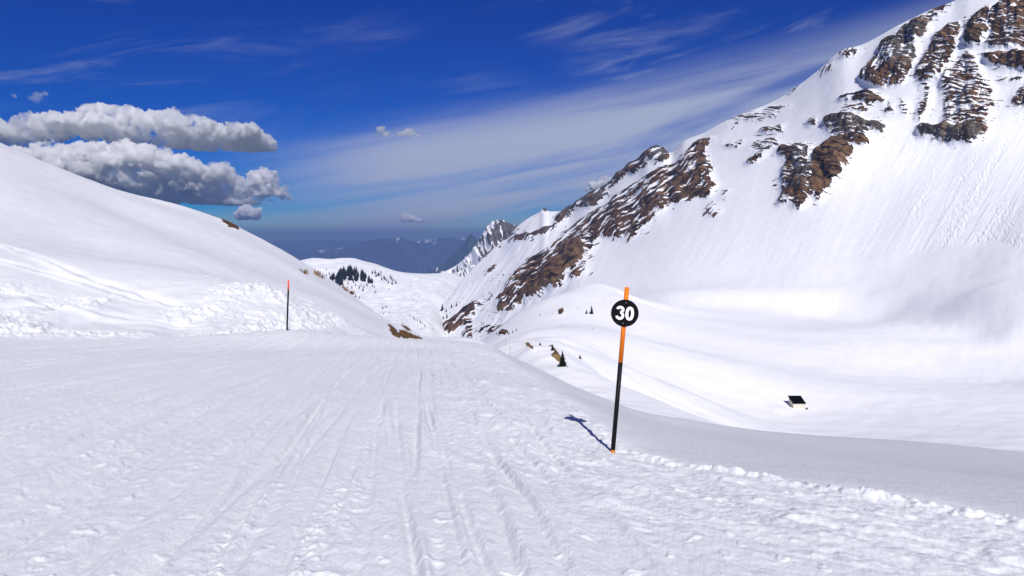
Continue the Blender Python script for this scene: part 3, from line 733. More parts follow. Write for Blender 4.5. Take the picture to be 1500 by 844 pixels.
Pp[..., 2] += (sstep(0.05, 0.3, parp) * sstep(1.0, 0.93, parp))[:, None] * (26 * fb2((qx - 0.5 * qy) / 14, (qy + 0.7 * qx) / 40, 4, 224) + 8 * rk)
Pp[..., 2] += np.exp(-((parp - 1) / 0.06) ** 2)[:, None] * 10 * fb2(qx / 6, qx * 0, 3, 227) * sstep(690, 715, qx)
peak = structure(grid_mesh('grey_peak', Pp, M_far, dict(rock=rk, tan=np.zeros_like(rk))))
GP = (Pp[..., 0], Pp[..., 1], Pp[..., 2]) + pix(Pp[..., 0], Pp[..., 1], Pp[..., 2])

# far ranges across the big valley
M_range = snow_mat('forested_range_with_snow', [(0.002, 20.0)], dict(scale=0.002, edge=0.4, dark=(0.02, 0.035, 0.025, 1), light=(0.05, 0.075, 0.05, 1), tan_dark=(0.1, 0.1, 0.1, 1), tan=(0.2, 0.2, 0.2, 1)))
def far_range(name, ridge, Yf, snowline, seed, amp, foot=-1500):
    px = np.linspace(ridge[0][0], ridge[-1][0], 420)
    py = pchip([a for a, b in ridge], [b for a, b in ridge], px) + 1.6 * fb2(px / 9, px * 0, 4, seed)
    top = at(px, py, np.full_like(px, Yf)); front = top.copy(); front[:, 1] *= 0.78; front[:, 0] *= 0.78; front[:, 2] = foot
    bk = top.copy(); bk[:, 1] *= 1.2; bk[:, 0] *= 1.2; bk[:, 2] = foot
    t = np.linspace(0, 1, 80)[:, None, None]
    Pm = np.concatenate([front[None] * (1 - t) + top[None] * t, bk[None]], 0)
    qx = np.tile(px, (81, 1)); tt = np.concatenate([np.linspace(0, 1, 80), [1]])[:, None]
    Pm[..., 2] += amp * fb2(qx / 20, tt * 9 + qx / 30, 4, seed + 5) * np.sin(np.pi * np.clip(tt, 0, 1)) * (tt < 1)
    patchy_ = sstep(0.0, 0.25, perlin(qx / 16 + 0.37, qx * 0 + 0.5, seed + 12))   # old snow only on some of the tops
    bare = (tt + 0.10 * fb2(qx / 4, tt * 12 + qx * 0, 4, seed + 9) - 0.3 * (1 - patchy_) < snowline) * 1.0
    return structure(grid_mesh(name, Pm, M_range, dict(rock=bare, tan=np.zeros_like(bare))))
far_range('blue_mountain', [(560, 420), (610, 402), (640, 392), (660, 377), (675, 361), (684, 349), (690, 344), (697, 349), (705, 353), (720, 352), (745, 372), (800, 400)], 14000, 0.93, 230, 220)
far_range('distant_range', [(300, 385), (380, 376), (430, 372), (480, 366), (515, 360), (540, 353), (560, 349), (585, 348), (610, 353), (625, 352), (645, 349), (665, 349), (690, 351), (740, 356), (800, 350), (900, 360)], 30000, 0.965, 250, 300)
hill_px = [(-900, 352), (-300, 349), (0, 351), (300, 352), (400, 353), (480, 352), (560, 353), (640, 354), (760, 351), (1100, 350), (2400, 352)]
far_range('horizon_hills', hill_px, 42000, 2.0, 270, 200)
bm = bmesh.new()
v = [bm.verts.new(c) for c in ((-60000, 600, -1560), (60000, 600, -1560), (60000, 50400, -1560), (-60000, 50400, -1560))]; bm.faces.new(v)
structure(obj('valley_plain', bm, simple('valley_fields', (0.05, 0.07, 0.045), 0.9, 0.1, 0.4, 0.0004)))

# ------------------------------------------------------------------ the air
m = bpy.data.materials.new('air'); m.use_nodes = True
for n in list(m.node_tree.nodes):
    if n.type == 'BSDF_PRINCIPLED': m.node_tree.nodes.remove(n)
t = NT(m.node_tree); pv = t.new('ShaderNodeVolumePrincipled')
pv.inputs['Color'].default_value = (0.25, 0.385, 0.72, 1); pv.inputs['Density'].default_value = 6.2e-5; pv.inputs['Anisotropy'].default_value = 0.15
t.l.new(pv.outputs[0], [n for n in t.n if n.type == 'OUTPUT_MATERIAL'][0].inputs['Volume'])
HAZE_TOP = max(float(np.max(P[..., 2])), float(np.max(Pp[..., 2])), float(np.max(Pv[..., 2]))) + 40
print('haze top', HAZE_TOP)
bm = bmesh.new(); bmesh.ops.create_cube(bm, size=1.0)
for vv in bm.verts:
    vv.co = Vector((62000 * (1 if vv.co.x > 0 else -1), 51000 if vv.co.y > 0 else -3000, HAZE_TOP if vv.co.z > 0 else -1562))
haze = stuff(obj('haze', bm, m))

# ------------------------------------------------------------------ clouds
def cloud_mat(name, dens, col):
    m = bpy.data.materials.new(name); m.use_nodes = True
    for n in list(m.node_tree.nodes):
        if n.type == 'BSDF_PRINCIPLED': m.node_tree.nodes.remove(n)
    t = NT(m.node_tree); pv = t.new('ShaderNodeVolumePrincipled')
    pv.inputs['Color'].default_value = col
    g = t.new('ShaderNodeTexCoord'); n = t.noise(g.outputs['Object'], 1 / (13 * YC / F), 6, 0.66)
    nb = t.noise(g.outputs['Object'], 1 / (45 * YC / F), 2, 0.5)
    n = t.math('ADD', n, t.math('MULTIPLY_ADD', nb, 0.5, -0.25))
    t.put(pv.inputs['Density'], t.math('MULTIPLY', t.mapr(n, 0.38, 0.66), dens)); m.cycles.volume_step_rate = 0.08
    pv.inputs['Density'].default_value = dens; pv.inputs['Anisotropy'].default_value = 0.2
    t.l.new(pv.outputs[0], [n for n in t.n if n.type == 'OUTPUT_MATERIAL'][0].inputs['Volume'])
    return m


YC = 56000.0; KM = YC / F                                   # metres per photo pixel out there
M_cloud = cloud_mat('cumulus', 0.010, (0.992, 0.992, 0.996, 1)); M_faint = cloud_mat('faint_cumulus', 0.006, (0.975, 0.975, 0.985, 1)); M_puff = cloud_mat('small_cumulus', 0.022, (0.975, 0.975, 0.985, 1)); M_thin = cloud_mat('thin_cloud', 0.0012, (0.97, 0.975, 0.99, 1))


def cloud(label, blobs, base, mat, seed, vox=2.2, rough=1.0, depth=1.0, lean=1.25, back=0):
    """blobs: (px, py, radius in px, flatten); flat base at pixel row base"""
    rg = random.Random(seed)
    bm = bmesh.new()
    for px, py, r, fl in blobs:
        c = at(px, py, YC); n_sub = 1 + int(r > 7) * 7
        for k in range(n_sub):
            if k == 0: off, rr_ = (0, 0, 0), r
            else:
                a_, e_ = rg.uniform(0, 6.28), rg.uniform(-0.1, 1.3); rr_ = r * rg.uniform(0.35, 0.6); q = r * 0.75
                off = (math.cos(a_) * math.cos(e_) * q, math.sin(a_) * math.cos(e_) * q, math.sin(e_) * q * fl)
            M_ = Matrix.Translation(Vector(c) + Vector(off) * KM) @ Matrix.Diagonal((rr_ * KM, rr_ * KM * depth, rr_ * KM * fl, 1))
            bmesh.ops.create_icosphere(bm, subdivisions=3, radius=1.0, matrix=M_)
    o = obj('cloud', bm, mat)
    for vv in o.data.vertices: vv.co *= 1 + back / YC
    md = o.modifiers.new('r', 'REMESH'); md.mode = 'VOXEL'; md.voxel_size = vox * KM
    dg = bpy.context.evaluated_depsgraph_get(); me = bpy.data.meshes.new_from_object(o.evaluated_get(dg))
    o.modifiers.clear(); old = o.data; o.data = me; bpy.data.meshes.remove(old)
    me.materials.clear(); me.materials.append(mat)
    n = len(me.vertices); co = np.empty(n * 3, np.float32); me.vertices.foreach_get('co', co); co = co.reshape(-1, 3).astype(float)
    no = np.empty(n * 3, np.float32); me.vertex_normals.foreach_get('vector', no); no = no.reshape(-1, 3)
    q = co / KM; d = 0.0
    for k, (s, a_) in enumerate(((14, 4.8), (7, 3.0), (3.5, 1.4))):
        d = d + a_ * (np.abs(perlin3(q[:, 0] / s, q[:, 1] / s, q[:, 2] / s, seed + k)) * 1.6 - 0.35)
    zb = at(0, base, YC)[2] / KM
    up = np.clip((q[:, 2] - zb) / 8.0, 0.25, 1)
    q = q + no * (1.25 * d * up * rough)[:, None]
    wob = 3.2 * perlin3(q[:, 0] / 20, q[:, 1] / 20, q[:, 2] * 0, seed + 8) + 0.7 * perlin3(q[:, 0] / 6, q[:, 1] / 6, q[:, 2] * 0, seed + 9)
    low = zb + wob
    q[:, 2] = np.where(q[:, 2] < low, low + (q[:, 2] - low) * 0.12, q[:, 2])
    hgt = np.quantile(q[:, 2], 0.97) - zb                   # crowns bulge out over a receding, shaded base
    q[:, 1] += lean * np.clip(0.62 * hgt - (q[:, 2] - zb), 0, None)
    me.vertices.foreach_set('co', (q * KM).astype(np.float32).reshape(-1)); me.update()
    for p in me.polygons: p.use_smooth = True
    return tag(o, label, 'cloud')


def run(pts, n, rmin, rmax, seed, flat=0.75, jit=0.35):
    rg = random.Random(seed); out = []
    for k in range(n):
        s = (k + rg.random()) / n * (len(pts) - 1); i = min(int(s), len(pts) - 2); f = s - i
        r = rg.uniform(rmin, rmax)
        out.append((pts[i][0] + (pts[i + 1][0] - pts[i][0]) * f + rg.uniform(-1, 1) * r * jit, pts[i][1] + (pts[i + 1][1] - pts[i][1]) * f + rg.uniform(-1, 1) * r * jit, r, flat))
    return out


CL = run([(-20, 196), (60, 190), (130, 186), (200, 188), (270, 196), (330, 203), (380, 208)], 34, 18, 24, 1, 0.75) + run([(125, 176), (160, 168), (200, 176), (260, 182), (300, 188)], 12, 12, 18, 2, 0.9) + [(330, 199, 14, .8), (358, 202, 13, .8), (383, 209, 11, .8)]
CL += run([(150, 195), (230, 200), (330, 208)], 8, 18, 22, 7, 0.7)
cloud('long grey bottomed cumulus bank, the upper one over the left hillside', CL, 216, M_cloud, 300, 1.7)
CL = run([(30, 232), (80, 226), (130, 228), (200, 231), (240, 242), (290, 252), (330, 266)], 30, 16, 22, 3, 0.8) + run([(60, 255), (160, 270), (260, 285), (340, 292)], 22, 22, 28, 4, 0.75)
CL += [(300, 270, 18, .8), (340, 272, 17, .8), (378, 270, 15, 1.0), (388, 263, 13, 1.0), (366, 280, 16, .9), (400, 280, 11, .9)]
cloud('second cumulus bank below the long one, running down to the right behind the hillside', CL, 296, M_cloud, 310, 1.7)
cloud('bright white puff at the right end of the second cumulus bank', [(378, 270, 17, 1.0), (388, 261, 14, 1.0), (366, 280, 13, .9), (396, 281, 12, .9), (372, 258, 9, 1.0), (405, 284, 7, .9), (352, 282, 10, .8)], 292, M_puff, 315, 1.3, 0.7, 0.7, 0.15, -5000)
cloud('small round cloud low beside the left hillside, under the bright puff', [(360, 312, 12, .9), (372, 314, 11, .8), (350, 316, 8, .8)], 322, M_puff, 320, 1.2, 0.6, 1.0, 0.4)
cloud('small pair of grey puffs in the middle of the sky', [(557, 194, 8, .9), (566, 196, 6, .7), (600, 194, 8, .7), (588, 197, 6, .6), (610, 199, 6, .5)], 203, M_faint, 330, 1.0, 0.5, 1.0, 0.0)
cloud('small white cloud with flat base above the far valley', [(594, 319, 8, 1.0), (602, 320, 7, .9), (614, 323, 6, .7), (626, 324, 5, .5)], 326, M_puff, 340, 0.9, 0.4, 1.0, 0.0)
cloud('faint puff left of the grey peak', [(672, 322, 6, .8), (682, 324, 6, .6), (690, 325, 4, .5)], 327, M_thin, 350, 0.9, 0.4)
cloud('white cloud peeking from behind the rocky skyline', [(870, 272, 8, .8), (884, 266, 8, .8), (896, 263, 5, .8), (858, 278, 6, .6)], 282, M_puff, 360, 1.0, 0.5, 1.0, 0.0)
cloud('thin torn cloud high at the left edge above the banks', [(46, 146, 7, .7), (56, 141, 7, .8), (66, 137, 5, .7), (20, 140, 5, .6)], 152, M_thin, 370, 1.0, 0.5)
cloud('flat streak of low cloud right of the round little one', run([(405, 330), (440, 328), (485, 329)], 9, 3.5, 5, 6, 0.5), 332, M_thin, 380, 0.8, 0.3)

# ------------------------------------------------------------------ piste markers
M_orange = simple('orange_paint', (0.85, 0.20, 0.012), 0.45, 0.4, 0.10, 18)
M_black = simple('black_paint', (0.004, 0.004, 0.0045), 0.55, 0.12, 0.3, 18)
def worn(name, col, chip):
    m, t, p = new_mat(name)
    g = t.new('ShaderNodeTexCoord'); vm = t.new('ShaderNodeVectorMath', operation='MULTIPLY'); t.put(vm.inputs[0], g.outputs['Object']); vm.inputs[1].default_value = (1, 1, 0.25)
    n = t.noise(vm.outputs[0], 90, 6, 0.7); n2 = t.noise(vm.outputs[0], 22, 4, 0.6)
    a = t.mix(t.mapr(n2, 0.3, 0.7), tuple(c * 0.78 for c in col) + (1,), tuple(min(1, c * 1.12) for c in col) + (1,))
    t.put(p.inputs['Base Color'], t.mix(t.mapr(t.math('ADD', n, t.math('MULTIPLY', n2, 0.25)), 0.74, 0.80), a, chip))
    t.put(p.inputs['Roughness'], t.mapr(n2, 0.3, 0.7, 0.42, 0.7)); p.inputs['Specular IOR Level'].default_value = 0.2
    return m
M_orange = worn('orange_paint', (0.85, 0.20, 0.012), (0.35, 0.12, 0.03, 1)); M_blackpole = worn('black_pole_paint', (0.005, 0.005, 0.006), (0.07, 0.065, 0.06, 1))
M_red = simple('faded_red_paint', (0.80, 0.09, 0.06), 0.5, 0.3, 0.12, 18)
M_white = simple('white_vinyl', (0.86, 0.86, 0.86), 0.4, 0.4, 0.03, 20)
M_steel = simple('steel', (0.45, 0.45, 0.46), 0.35, 0.5, 0.1, 60)
M_wood = simple('worn_orange_wood', (0.50, 0.20, 0.05), 0.8, 0.2, 0.3, 40)


def tube(bm, z0, z1, ra, rb, seg=20, steps=1, closed=True):
    rings = []
    for k in range(steps + 1):
        f = k / steps; r = ra + (rb - ra) * f
        rings.append([bm.verts.new((r * math.cos(i / seg * 6.28318), r * math.sin(i / seg * 6.28318), z0 + (z1 - z0) * f)) for i in range(seg)])
    for a, b in zip(rings[:-1], rings[1:]):
        for i in range(seg): bm.faces.new((a[i], a[(i + 1) % seg], b[(i + 1) % seg], b[i]))
    if closed: bm.faces.new(rings[-1]); bm.faces.new(rings[0][::-1])
    return rings


def marker(label, base, topv, rad, bands, name='piste_marker'):
    """bands: (part name, from, to, material, radius factor) as shares of the length"""
    root = thing(name, label, 'piste marker', base)
    ax = Vector(topv) - Vector(base); L = ax.length
    root.rotation_euler = ax.to_track_quat('Z', 'Y').to_euler()
    for nm, a, b, mt, k in bands:
        bm = bmesh.new(); tube(bm, a * L, b * L, rad * k, rad * k * 0.985, 24)
        bmesh.ops.bevel(bm, geom=[e for e in bm.edges if abs(e.verts[0].co.z - e.verts[1].co.z) < 1e-6], offset=rad * 0.12, segments=2, affect='EDGES')
        obj(nm, bm, mt, root, True)
    return root, L


b_ = at(897.5, 663, 8.3); t_ = at(918.5, 421, 8.22)
mk, ML = marker('leaning orange and black pole carrying the round 30 sign at the piste edge', b_, t_, 0.0255,
                [('pole_foot', -0.12, 0.018, M_wood, 1.10), ('black_section', 0.018, 0.5525, M_blackpole, 1.0), ('orange_section', 0.5525, 1.0, M_orange, 1.0)])
bpy.context.view_layer.update()
inv = mk.matrix_world.inverted()
cpos = inv @ Vector(at(916, 459.5, 8.17))
to_cam = (inv.to_3x3() @ (Vector((0, 0, CAMZ)) - Vector(at(916, 459.5, 8.2)))).normalized()
# the disc: hung on the pole, face to the piste
up = Vector((0, 0, 1)); zax = to_cam; zax = (zax - up * zax.dot(up)).normalized(); xax = up.cross(zax).normalized()
frame = Matrix((xax, up, zax)).transposed().to_4x4()
px_on_axis = Vector((0, 0, cpos.z))
frame.translation = px_on_axis + zax * 0.031
DR = 0.149
bm = bmesh.new(); tube(bm, -0.0025, 0.0025, DR, DR, 64)
bmesh.ops.bevel(bm, geom=[e for e in bm.edges if abs(e.verts[0].co.z - e.verts[1].co.z) < 1e-6], offset=0.001, segments=1, affect='EDGES')
disc = obj('sign_disc', bm, M_black, mk); disc.matrix_local = frame


def ribbon(center, width, closed):
    bm = bmesh.new(); n = len(center); L = []; Rr = []
    for i in range(n):
        p0 = Vector(center[(i - 1) % n] if closed or i else center[0]); p1 = Vector(center[(i + 1) % n] if closed or i < n - 1 else center[-1])
        tng = (p1 - p0).normalized(); nn = Vector((-tng.y, tng.x)); wd = width(i / (n - 1), tng) / 2
        c = Vector(center[i])
        L.append(c + nn * wd); Rr.append(c - nn * wd)
    va = [bm.verts.new((p.x, p.y, 0)) for p in L]; vb = [bm.verts.new((p.x, p.y, 0)) for p in Rr]
    for i in range(n if closed else n - 1):
        j = (i + 1) % n; bm.faces.new((va[i], vb[i], vb[j], va[j]))
    ext = bmesh.ops.extrude_face_region(bm, geom=list(bm.faces))
    for e in ext['geom']:
        if isinstance(e, bmesh.types.BMVert): e.co.z += 0.0016
    bmesh.ops.recalc_face_normals(bm, faces=list(bm.faces))
    return bm


H = 0.152                                                  # figure height
def digit0():
    c = [(0.29 * 0.68 * math.cos(a) , 0.5 + 0.405 * math.sin(a)) for a in np.linspace(0, 2 * math.pi, 64, endpoint=False)]
    c = [(math.copysign(abs(x / 0.197) ** 0.86, x) * 0.197, y) for x, y in c]
    return [(x * H, (y - 0.5) * H) for x, y in c]
def digit3():
    c = [(-0.01 + 0.195 * math.cos(R(a)), 0.735 + 0.170 * math.sin(R(a))) for a in np.linspace(172, -62, 30)]
    c += [(-0.01 + 0.215 * math.cos(R(a)), 0.305 + 0.210 * math.sin(R(a))) for a in np.linspace(64, -172, 34)]
    return [(x * H, (y - 0.5) * H) for x, y in c]
w0 = lambda s, tg: H * (0.19 if abs(tg.x) > 0.7 else 0.21)
d3 = obj('numeral_three', ribbon(digit3(), lambda s, tg: H * 0.195, False), M_white, disc); d3.location = (-0.049, 0, 0.0027)
d0 = obj('numeral_zero', ribbon(digit0(), w0, True), M_white, disc); d0.location = (0.053, 0, 0.0027)
for x, y in ((0.006, 0.113), (0.006, 0.0), (-0.010, -0.113)):
    bm = bmesh.new(); bmesh.ops.create_uvsphere(bm, u_segments=12, v_segments=6, radius=0.0045)
    for vv in bm.verts: vv.co.z *= 0.5
    rv = obj('rivet', bm, M_steel, disc, True); rv.location = (x, y, 0.0035)

b2 = on_grid(GN, 420.5, 482, 20, 40); bb_ = at(420.5, 481, b2.y); tt_ = at(422.8, 410.5, b2.y)
marker('thin black pole with faded red top standing by the lumpy snow bank', (bb_[0], bb_[1], bb_[2]), tt_, 0.030,
       [('black_section', -0.08, 0.79, M_black, 1.0), ('red_section', 0.79, 1.0, M_red, 1.06)])
M_grey = simple('weathered_wood', (0.30, 0.28, 0.27), 0.8, 0.2, 0.2, 30)
for px, py0, py1, Yd, lab in ((747, 506, 521, 38, 'nearer of two thin weathered stakes at the brow of the piste'), (741, 492, 501, 52, 'farther of two thin weathered stakes at the brow of the piste')):
    p0 = at(px - 0.3, py1, Yd); p1 = at(px + 0.4, py0, Yd)
    root = thing('snow_stake', lab, 'stake', p0, 'thin stakes at the brow'); ax = Vector(p1) - Vector(p0)
    root.rotation_euler = ax.to_track_quat('Z', 'Y').to_euler()
    bm = bmesh.new(); tube(bm, -0.25, ax.length, 0.011, 0.009, 8); obj('stake', bm, M_grey, root)

# ------------------------------------------------------------------ hut in the basin
hb = on_grid(GB, 1169, 599, 150, 320)
M_hutw = simple('pale_boards', (0.62, 0.57, 0.49), 0.8, 0.2, 0.12, 1.5)
M_hutd = simple('roofing_felt', (0.004, 0.004, 0.004), 0.95, 0.0, 0.3, 2)
hut = thing('hut', 'small hut with a black sloping roof alone in the snow basin', 'hut', hb)
k = hb.y / 243.0; hw, hd, h0, h1 = 1.85 * k, 4.2 * k, 1.75 * k, 3.1 * k
bm = bmesh.new()
pts = [(-hw, 0), (hw, 0), (hw, hd), (-hw, hd)]
lo = [bm.verts.new((x, y, -1.5)) for x, y in pts]; hi = [bm.verts.new((x, y, h0 if y == 0 else h1)) for x, y in pts]
for i in range(4): bm.faces.new((lo[i], lo[(i + 1) % 4], hi[(i + 1) % 4], hi[i]))
bm.faces.new(hi); bm.faces.new(lo[::-1])
obj('wall', bm, M_hutw, hut)
bm = bmesh.new(); sl = (h1 - h0) / hd; o_ = 0.28
vs_ = []
for dz in (0.02, 0.16):
    vs_.append([bm.verts.new((x, y, h0 + sl * y + dz)) for x, y in ((-hw - o_, -o_), (hw + o_, -o_), (hw + o_, hd + o_), (-hw - o_, hd + o_))])
for i in range(4): bm.faces.new((vs_[0][i], vs_[0][(i + 1) % 4], vs_[1][(i + 1) % 4], vs_[1][i]))
bm.faces.new(vs_[1]); bm.faces.new(vs_[0][::-1]); obj('roof', bm, M_hutd, hut)
for sx_ in (-1, 1):
    bm = bmesh.new(); bmesh.ops.create_cube(bm, size=1.0, matrix=Matrix.Translation((sx_ * (hw + 0.012), -0.012, h0 / 2 - 0.7)) @ Matrix.Diagonal((0.14, 0.14, h0 + 1.4, 1)))
    obj('corner_board', bm, M_hutw, hut)


def boulder(name, label, loc, s, mat, seed, group=None):
    bm = bmesh.new(); bmesh.ops.create_icosphere(bm, subdivisions=3, radius=1.0)
    q = np.array([v.co[:] for v in bm.verts]); d = 0.8 * perlin3(q[:, 0] * 1.3, q[:, 1] * 1.3, q[:, 2] * 1.3, seed) + 0.4 * perlin3(q[:, 0] * 3, q[:, 1] * 3, q[:, 2] * 3, seed + 1)
    for vv, a in zip(bm.verts, d): vv.co = Vector((vv.co.x * s[0], vv.co.y * s[1], vv.co.z * s[2])) * (1 + a)
    o = obj(name, bm, mat, None, False); o.location = loc; return tag(o, label, 'rock', group)


M_rock = simple('dark_rock', (0.06, 0.052, 0.048), 0.9, 0.2, 0.5, 3, 0.4)
rp = hb + Vector((hw + 0.45, -0.4, 0.0)); boulder('boulder', 'dark boulder at the right foot of the black roofed hut', rp, (0.38, 0.38, 0.42), M_rock, 400)

# ------------------------------------------------------------------ trees
def leaf_mat(name, col):
    return simple(name, col, 0.9, 0.1, 0.35, 1.2)
M_spruce = leaf_mat('spruce_needles', (0.008, 0.011, 0.008)); M_bark = simple('bark', (0.05, 0.035, 0.025), 0.9, 0.1, 0.3, 8)


def crown_bm(h, r, seed, whorls=9, spokes=9, bare=0.10):
    rg = random.Random(seed); bm = bmesh.new()
    for k in range(whorls):
        f = k / (whorls - 1); z = h * (bare + (1 - bare) * f * 0.97); rad = r * (1 - f) ** 0.85 + r * 0.05
        for s in range(spokes):
            if rg.random() < 0.13: continue
            a = (s + rg.uniform(-0.35, 0.35) + 0.5 * (k % 2)) / spokes * 6.283; L = rad * rg.uniform(0.65, 1.15); wd = rad * 0.42
            ca, sa_ = math.cos(a), math.sin(a); zt = z - L * rg.uniform(0.25, 0.5); hh = h / whorls * 1.25
            def P_(q, b, zz): return bm.verts.new((ca * q - sa_ * b, sa_ * q + ca * b, zz))
            tip = P_(L, 0, zt); l = P_(L * 0.55, wd, (z + zt) / 2 - hh * 0.25); r_ = P_(L * 0.55, -wd, (z + zt) / 2 - hh * 0.25); top = P_(0, 0, z + hh); mid = P_(L * 0.5, 0, (z + zt) / 2 + hh * 0.25); root = P_(0, 0, z - hh * 0.5)
            for fc in ((top, l, mid), (top, mid, r_), (l, tip, mid), (mid, tip, r_), (l, root, tip), (tip, root, r_), (top, root, l), (top, r_, root)): bm.faces.new(fc)
    return bm


def spruce(label, p, h, seed, group=None, name='spruce_tree', wide=0.2):
    root = thing(name, label, 'tree', p, group)
    obj('crown', crown_bm(h, h * wide, seed, 9, 11), M_spruce, root)
    bm = bmesh.new(); tube(bm, -0.3, h * 0.9, h * 0.022, h * 0.004, 8); obj('trunk', bm, M_bark, root)
    return root


PXM = lambda Yd: Yd / F
def near_tree(label, px, pyb, pyt, seed, G, lo, hi, wide=0.22, group=None):
    p = on_grid(G, px, pyb, lo, hi); spruce(label, p, (pyb - pyt) * PXM(p.y), seed, group, wide=wide)
near_tree('dark bushy spruce on the right side of the tan earth bank', 824, 535, 512, 11, GB, 60, 130, 0.36)
near_tree('small reddish dark spruce leaning over the top of the tan earth bank', 809, 512, 502, 12, GB, 60, 130, 0.3)
near_tree('taller dark spruce of the pair on the white knoll', 866, 459, 446, 13, GB, 300, 520, 0.26)
near_tree('short dark spruce of the pair on the white knoll', 859, 460, 453, 14, GB, 300, 520, 0.3)
near_tree('lone little bush on the snow right of the tan earth bank', 850, 524, 518, 15, GB, 80, 200, 0.45)
near_tree('tiny bush above the brown earth scar at the brow', 791, 504, 499, 16, GB, 60, 200, 0.5)

protos = []
for s in range(5):
    bm = crown_bm(1.0, 0.23 + 0.02 * s, 50 + s, 7, 7, 0.04); tube(bm, -0.08, 0.5, 0.025, 0.01, 6)
    me = bpy.data.meshes.new('spruce_tree'); bm.to_mesh(me); bm.free(); me.materials.append(M_spruce); protos.append(me)


def far_tree(px, pyb, hpx, G, lo, hi, label, group):
    p = on_grid(G, px, pyb, lo, hi)
    o = bpy.data.objects.new('spruce_tree', rnd.choice(protos)); COL.objects.link(o)
    h = hpx * PXM(p.y); wd = rnd.uniform(0.9, 1.4)
    o.location = p; o.scale = (h * wd, h * wd, h); o.rotation_euler = (0, 0, rnd.uniform(0, 6.28))
    return tag(o, label, 'tree', group)


WOOD = [(483, 407), (490, 403), (497, 397), (504, 393), (512, 391), (519, 392), (526, 395), (533, 400), (540, 406), (546, 411), (541, 412), (534, 409), (528, 408), (522, 409), (514, 408), (508, 406), (502, 409), (505, 415), (497, 417), (490, 414)]
n = 0
while n < 185:
    px, py = rnd.uniform(482, 547), rnd.uniform(395, 420)
    if inpoly(np.array([px]), np.array([py - 2.0]), WOOD)[0]:
        far_tree(px, py, rnd.uniform(6.5, 10), GV, 1500, 2300, 'dark spruce in the dense wood on the round snowy hill', 'spruces of the dense wood'); n += 1
for px, py in ((498, 421), (503, 420), (510, 421), (515, 421), (526, 421), (529, 418), (534, 420), (540, 419), (545, 418), (521, 417), (519, 413), (548, 420), (532, 425), (526, 436), (521, 434), (537, 416), (543, 421), (510, 415)):
    far_tree(px, py, rnd.uniform(4, 6.5), GV, 1400, 2300, 'scattered spruce below the dense wood on the snowy hill', 'spruces below the dense wood')
for px, py in ((546, 399), (550, 399), (554, 402), (556, 403), (559, 402), (563, 406), (564, 408), (560, 409), (566, 410), (572, 405), (574, 408), (576, 410), (575, 415), (581, 414), (569, 413), (552, 404), (558, 398)):
    far_tree(px, py, rnd.uniform(4.5, 7), GV, 1500, 2300, 'spruce in the loose group right of the dense wood', 'spruces right of the dense wood')
for px, py in ((478, 403), (473, 401), (483, 400), (479, 394)):
    far_tree(px, py, rnd.uniform(3, 4.5), GV, 1500, 2300, 'small spruce on open snow left of the dense wood', 'spruces left of the dense wood')
for px, py in ((602, 463), (606, 465), (608, 467), (612, 469), (615, 471), (619, 473), (623, 477)):
    far_tree(px, py, rnd.uniform(3, 5), GV, 800, 1700, 'bushy spruce in the short row on the valley floor', 'spruces in a row on the valley floor')
for px, py, h in ((647, 453, 10), (661, 449, 7), (642, 472, 9), (635, 462, 5), (654, 464, 8), (649, 466, 6), (630, 471, 5), (653, 455, 6), (668, 446, 5), (638, 459, 5), (645, 480, 6)):
    far_tree(px, py, h, GF, 1000, 2200, 'lone spruce on the lower left flank of the rocky mountain', 'spruces on the lower mountain flank')
n = 0
EDGEW = [(655, 397), (668, 390), (684, 380), (690, 385), (680, 396), (690, 404), (694, 410), (688, 414), (672, 417), (667, 410), (660, 404)]
while n < 46:
    px, py = rnd.uniform(654, 696), rnd.uniform(382, 419)
    if inpoly(np.array([px]), np.array([py - 1.0]), EDGEW)[0]:
        far_tree(px, py, rnd.uniform(3, 6), GP, 2300, 3700, 'dark spruce on the slope under the grey peak', 'spruces under the grey peak'); n += 1
for px, py in ((727, 490), (733, 489), (738, 488), (744, 488), (750, 488), (755, 486), (747, 490), (730, 491), (741, 490)):
    far_tree(px, py, rnd.uniform(3, 6), GB, 230, 460, 'low bush along the foot of the white knoll', 'bushes along the foot of the knoll')
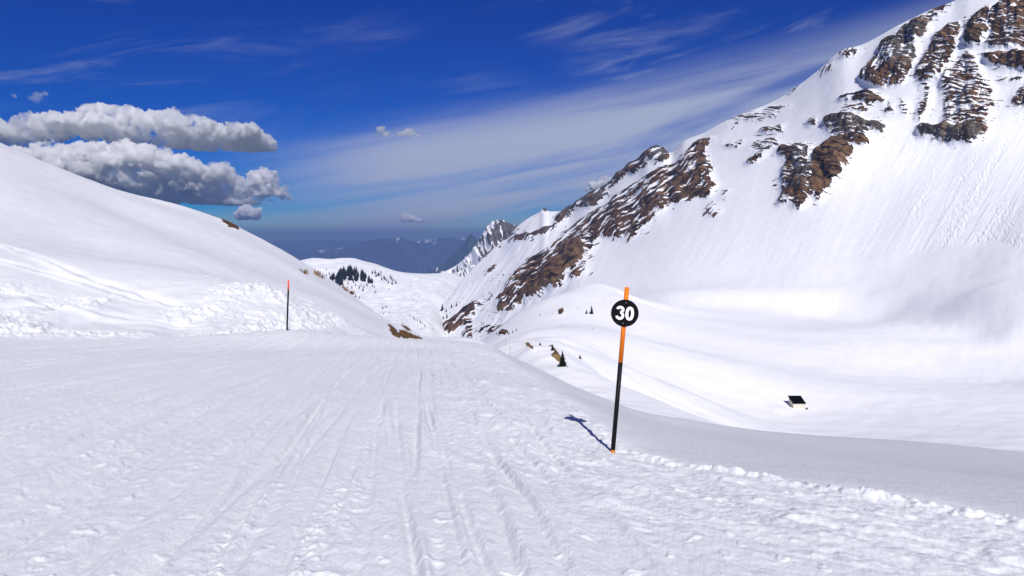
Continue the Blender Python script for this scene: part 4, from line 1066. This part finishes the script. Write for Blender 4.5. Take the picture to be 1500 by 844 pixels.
for px, py, h in ((845, 452, 2.5), (822, 476, 2.5), (868, 482, 3), (808, 460, 2.5), (884, 441, 2.5), (893, 444, 2.5), (790, 463, 3)):
    far_tree(px, py, h, GB, 250, 520, 'tiny dark shrub dotted on the white knoll', 'shrubs dotted on the knoll')

# ------------------------------------------------------------------ dry grass on the bare patches
def grass(polys, n, G, lo, hi, hmin, hmax, seed, cols):
    rg = random.Random(seed); bm = bmesh.new()
    gx, gy, gz, gpx, gpy = G
    for pl in polys:
        m = inpoly(gpx, gpy, np.array(pl)) & (gy > lo) & (gy < hi); idx = np.flatnonzero(m)
        if not len(idx): continue
        for _ in range(n):
            j = idx[rg.randrange(len(idx))]; p = Vector((gx.flat[j] + rg.uniform(-.3, .3), gy.flat[j] + rg.uniform(-.4, .4), gz.flat[j] - 0.03)); h = rg.uniform(hmin, hmax); a = rg.uniform(0, 6.28); wd = h * 0.10
            dx, dy = math.cos(a) * wd, math.sin(a) * wd; ln = Vector((rg.uniform(-.5, .9), rg.uniform(-.6, .3), 0)) * h
            v = [bm.verts.new(p + Vector((dx, dy, 0))), bm.verts.new(p - Vector((dx, dy, 0))), bm.verts.new(p + ln + Vector((0, 0, h)))]
            f = bm.faces.new(v); f.material_index = rg.randrange(len(cols))
    return stuff(obj('dry_grass', bm, cols))


GR = [simple('straw_grass', (0.30, 0.17, 0.055), 0.9, 0.1, 0.3, 3), simple('rust_grass', (0.16, 0.065, 0.02), 0.9, 0.1, 0.3, 3), simple('dead_grass', (0.05, 0.025, 0.012), 0.9, 0.1, 0.3, 3)]
grass(PATCH[:1], 520, GN, 55, 130, 0.10, 0.28, 1, GR)
grass(PATCH[1:], 160, GN, 55, 130, 0.08, 0.25, 2, GR[1:])
for pl, nn_ in (([(458, 397), (464, 400), (474, 408), (472, 409), (462, 404)], 130), ([(500, 421), (507, 425), (509, 428), (503, 425)], 70), ([(510, 426), (516, 429), (519, 434), (513, 430)], 80), ([(443, 398), (448, 401), (447, 403)], 40)):
    grass([pl], nn_, GN, 70, 125, 0.25, 0.7, 3 + nn_, GR)
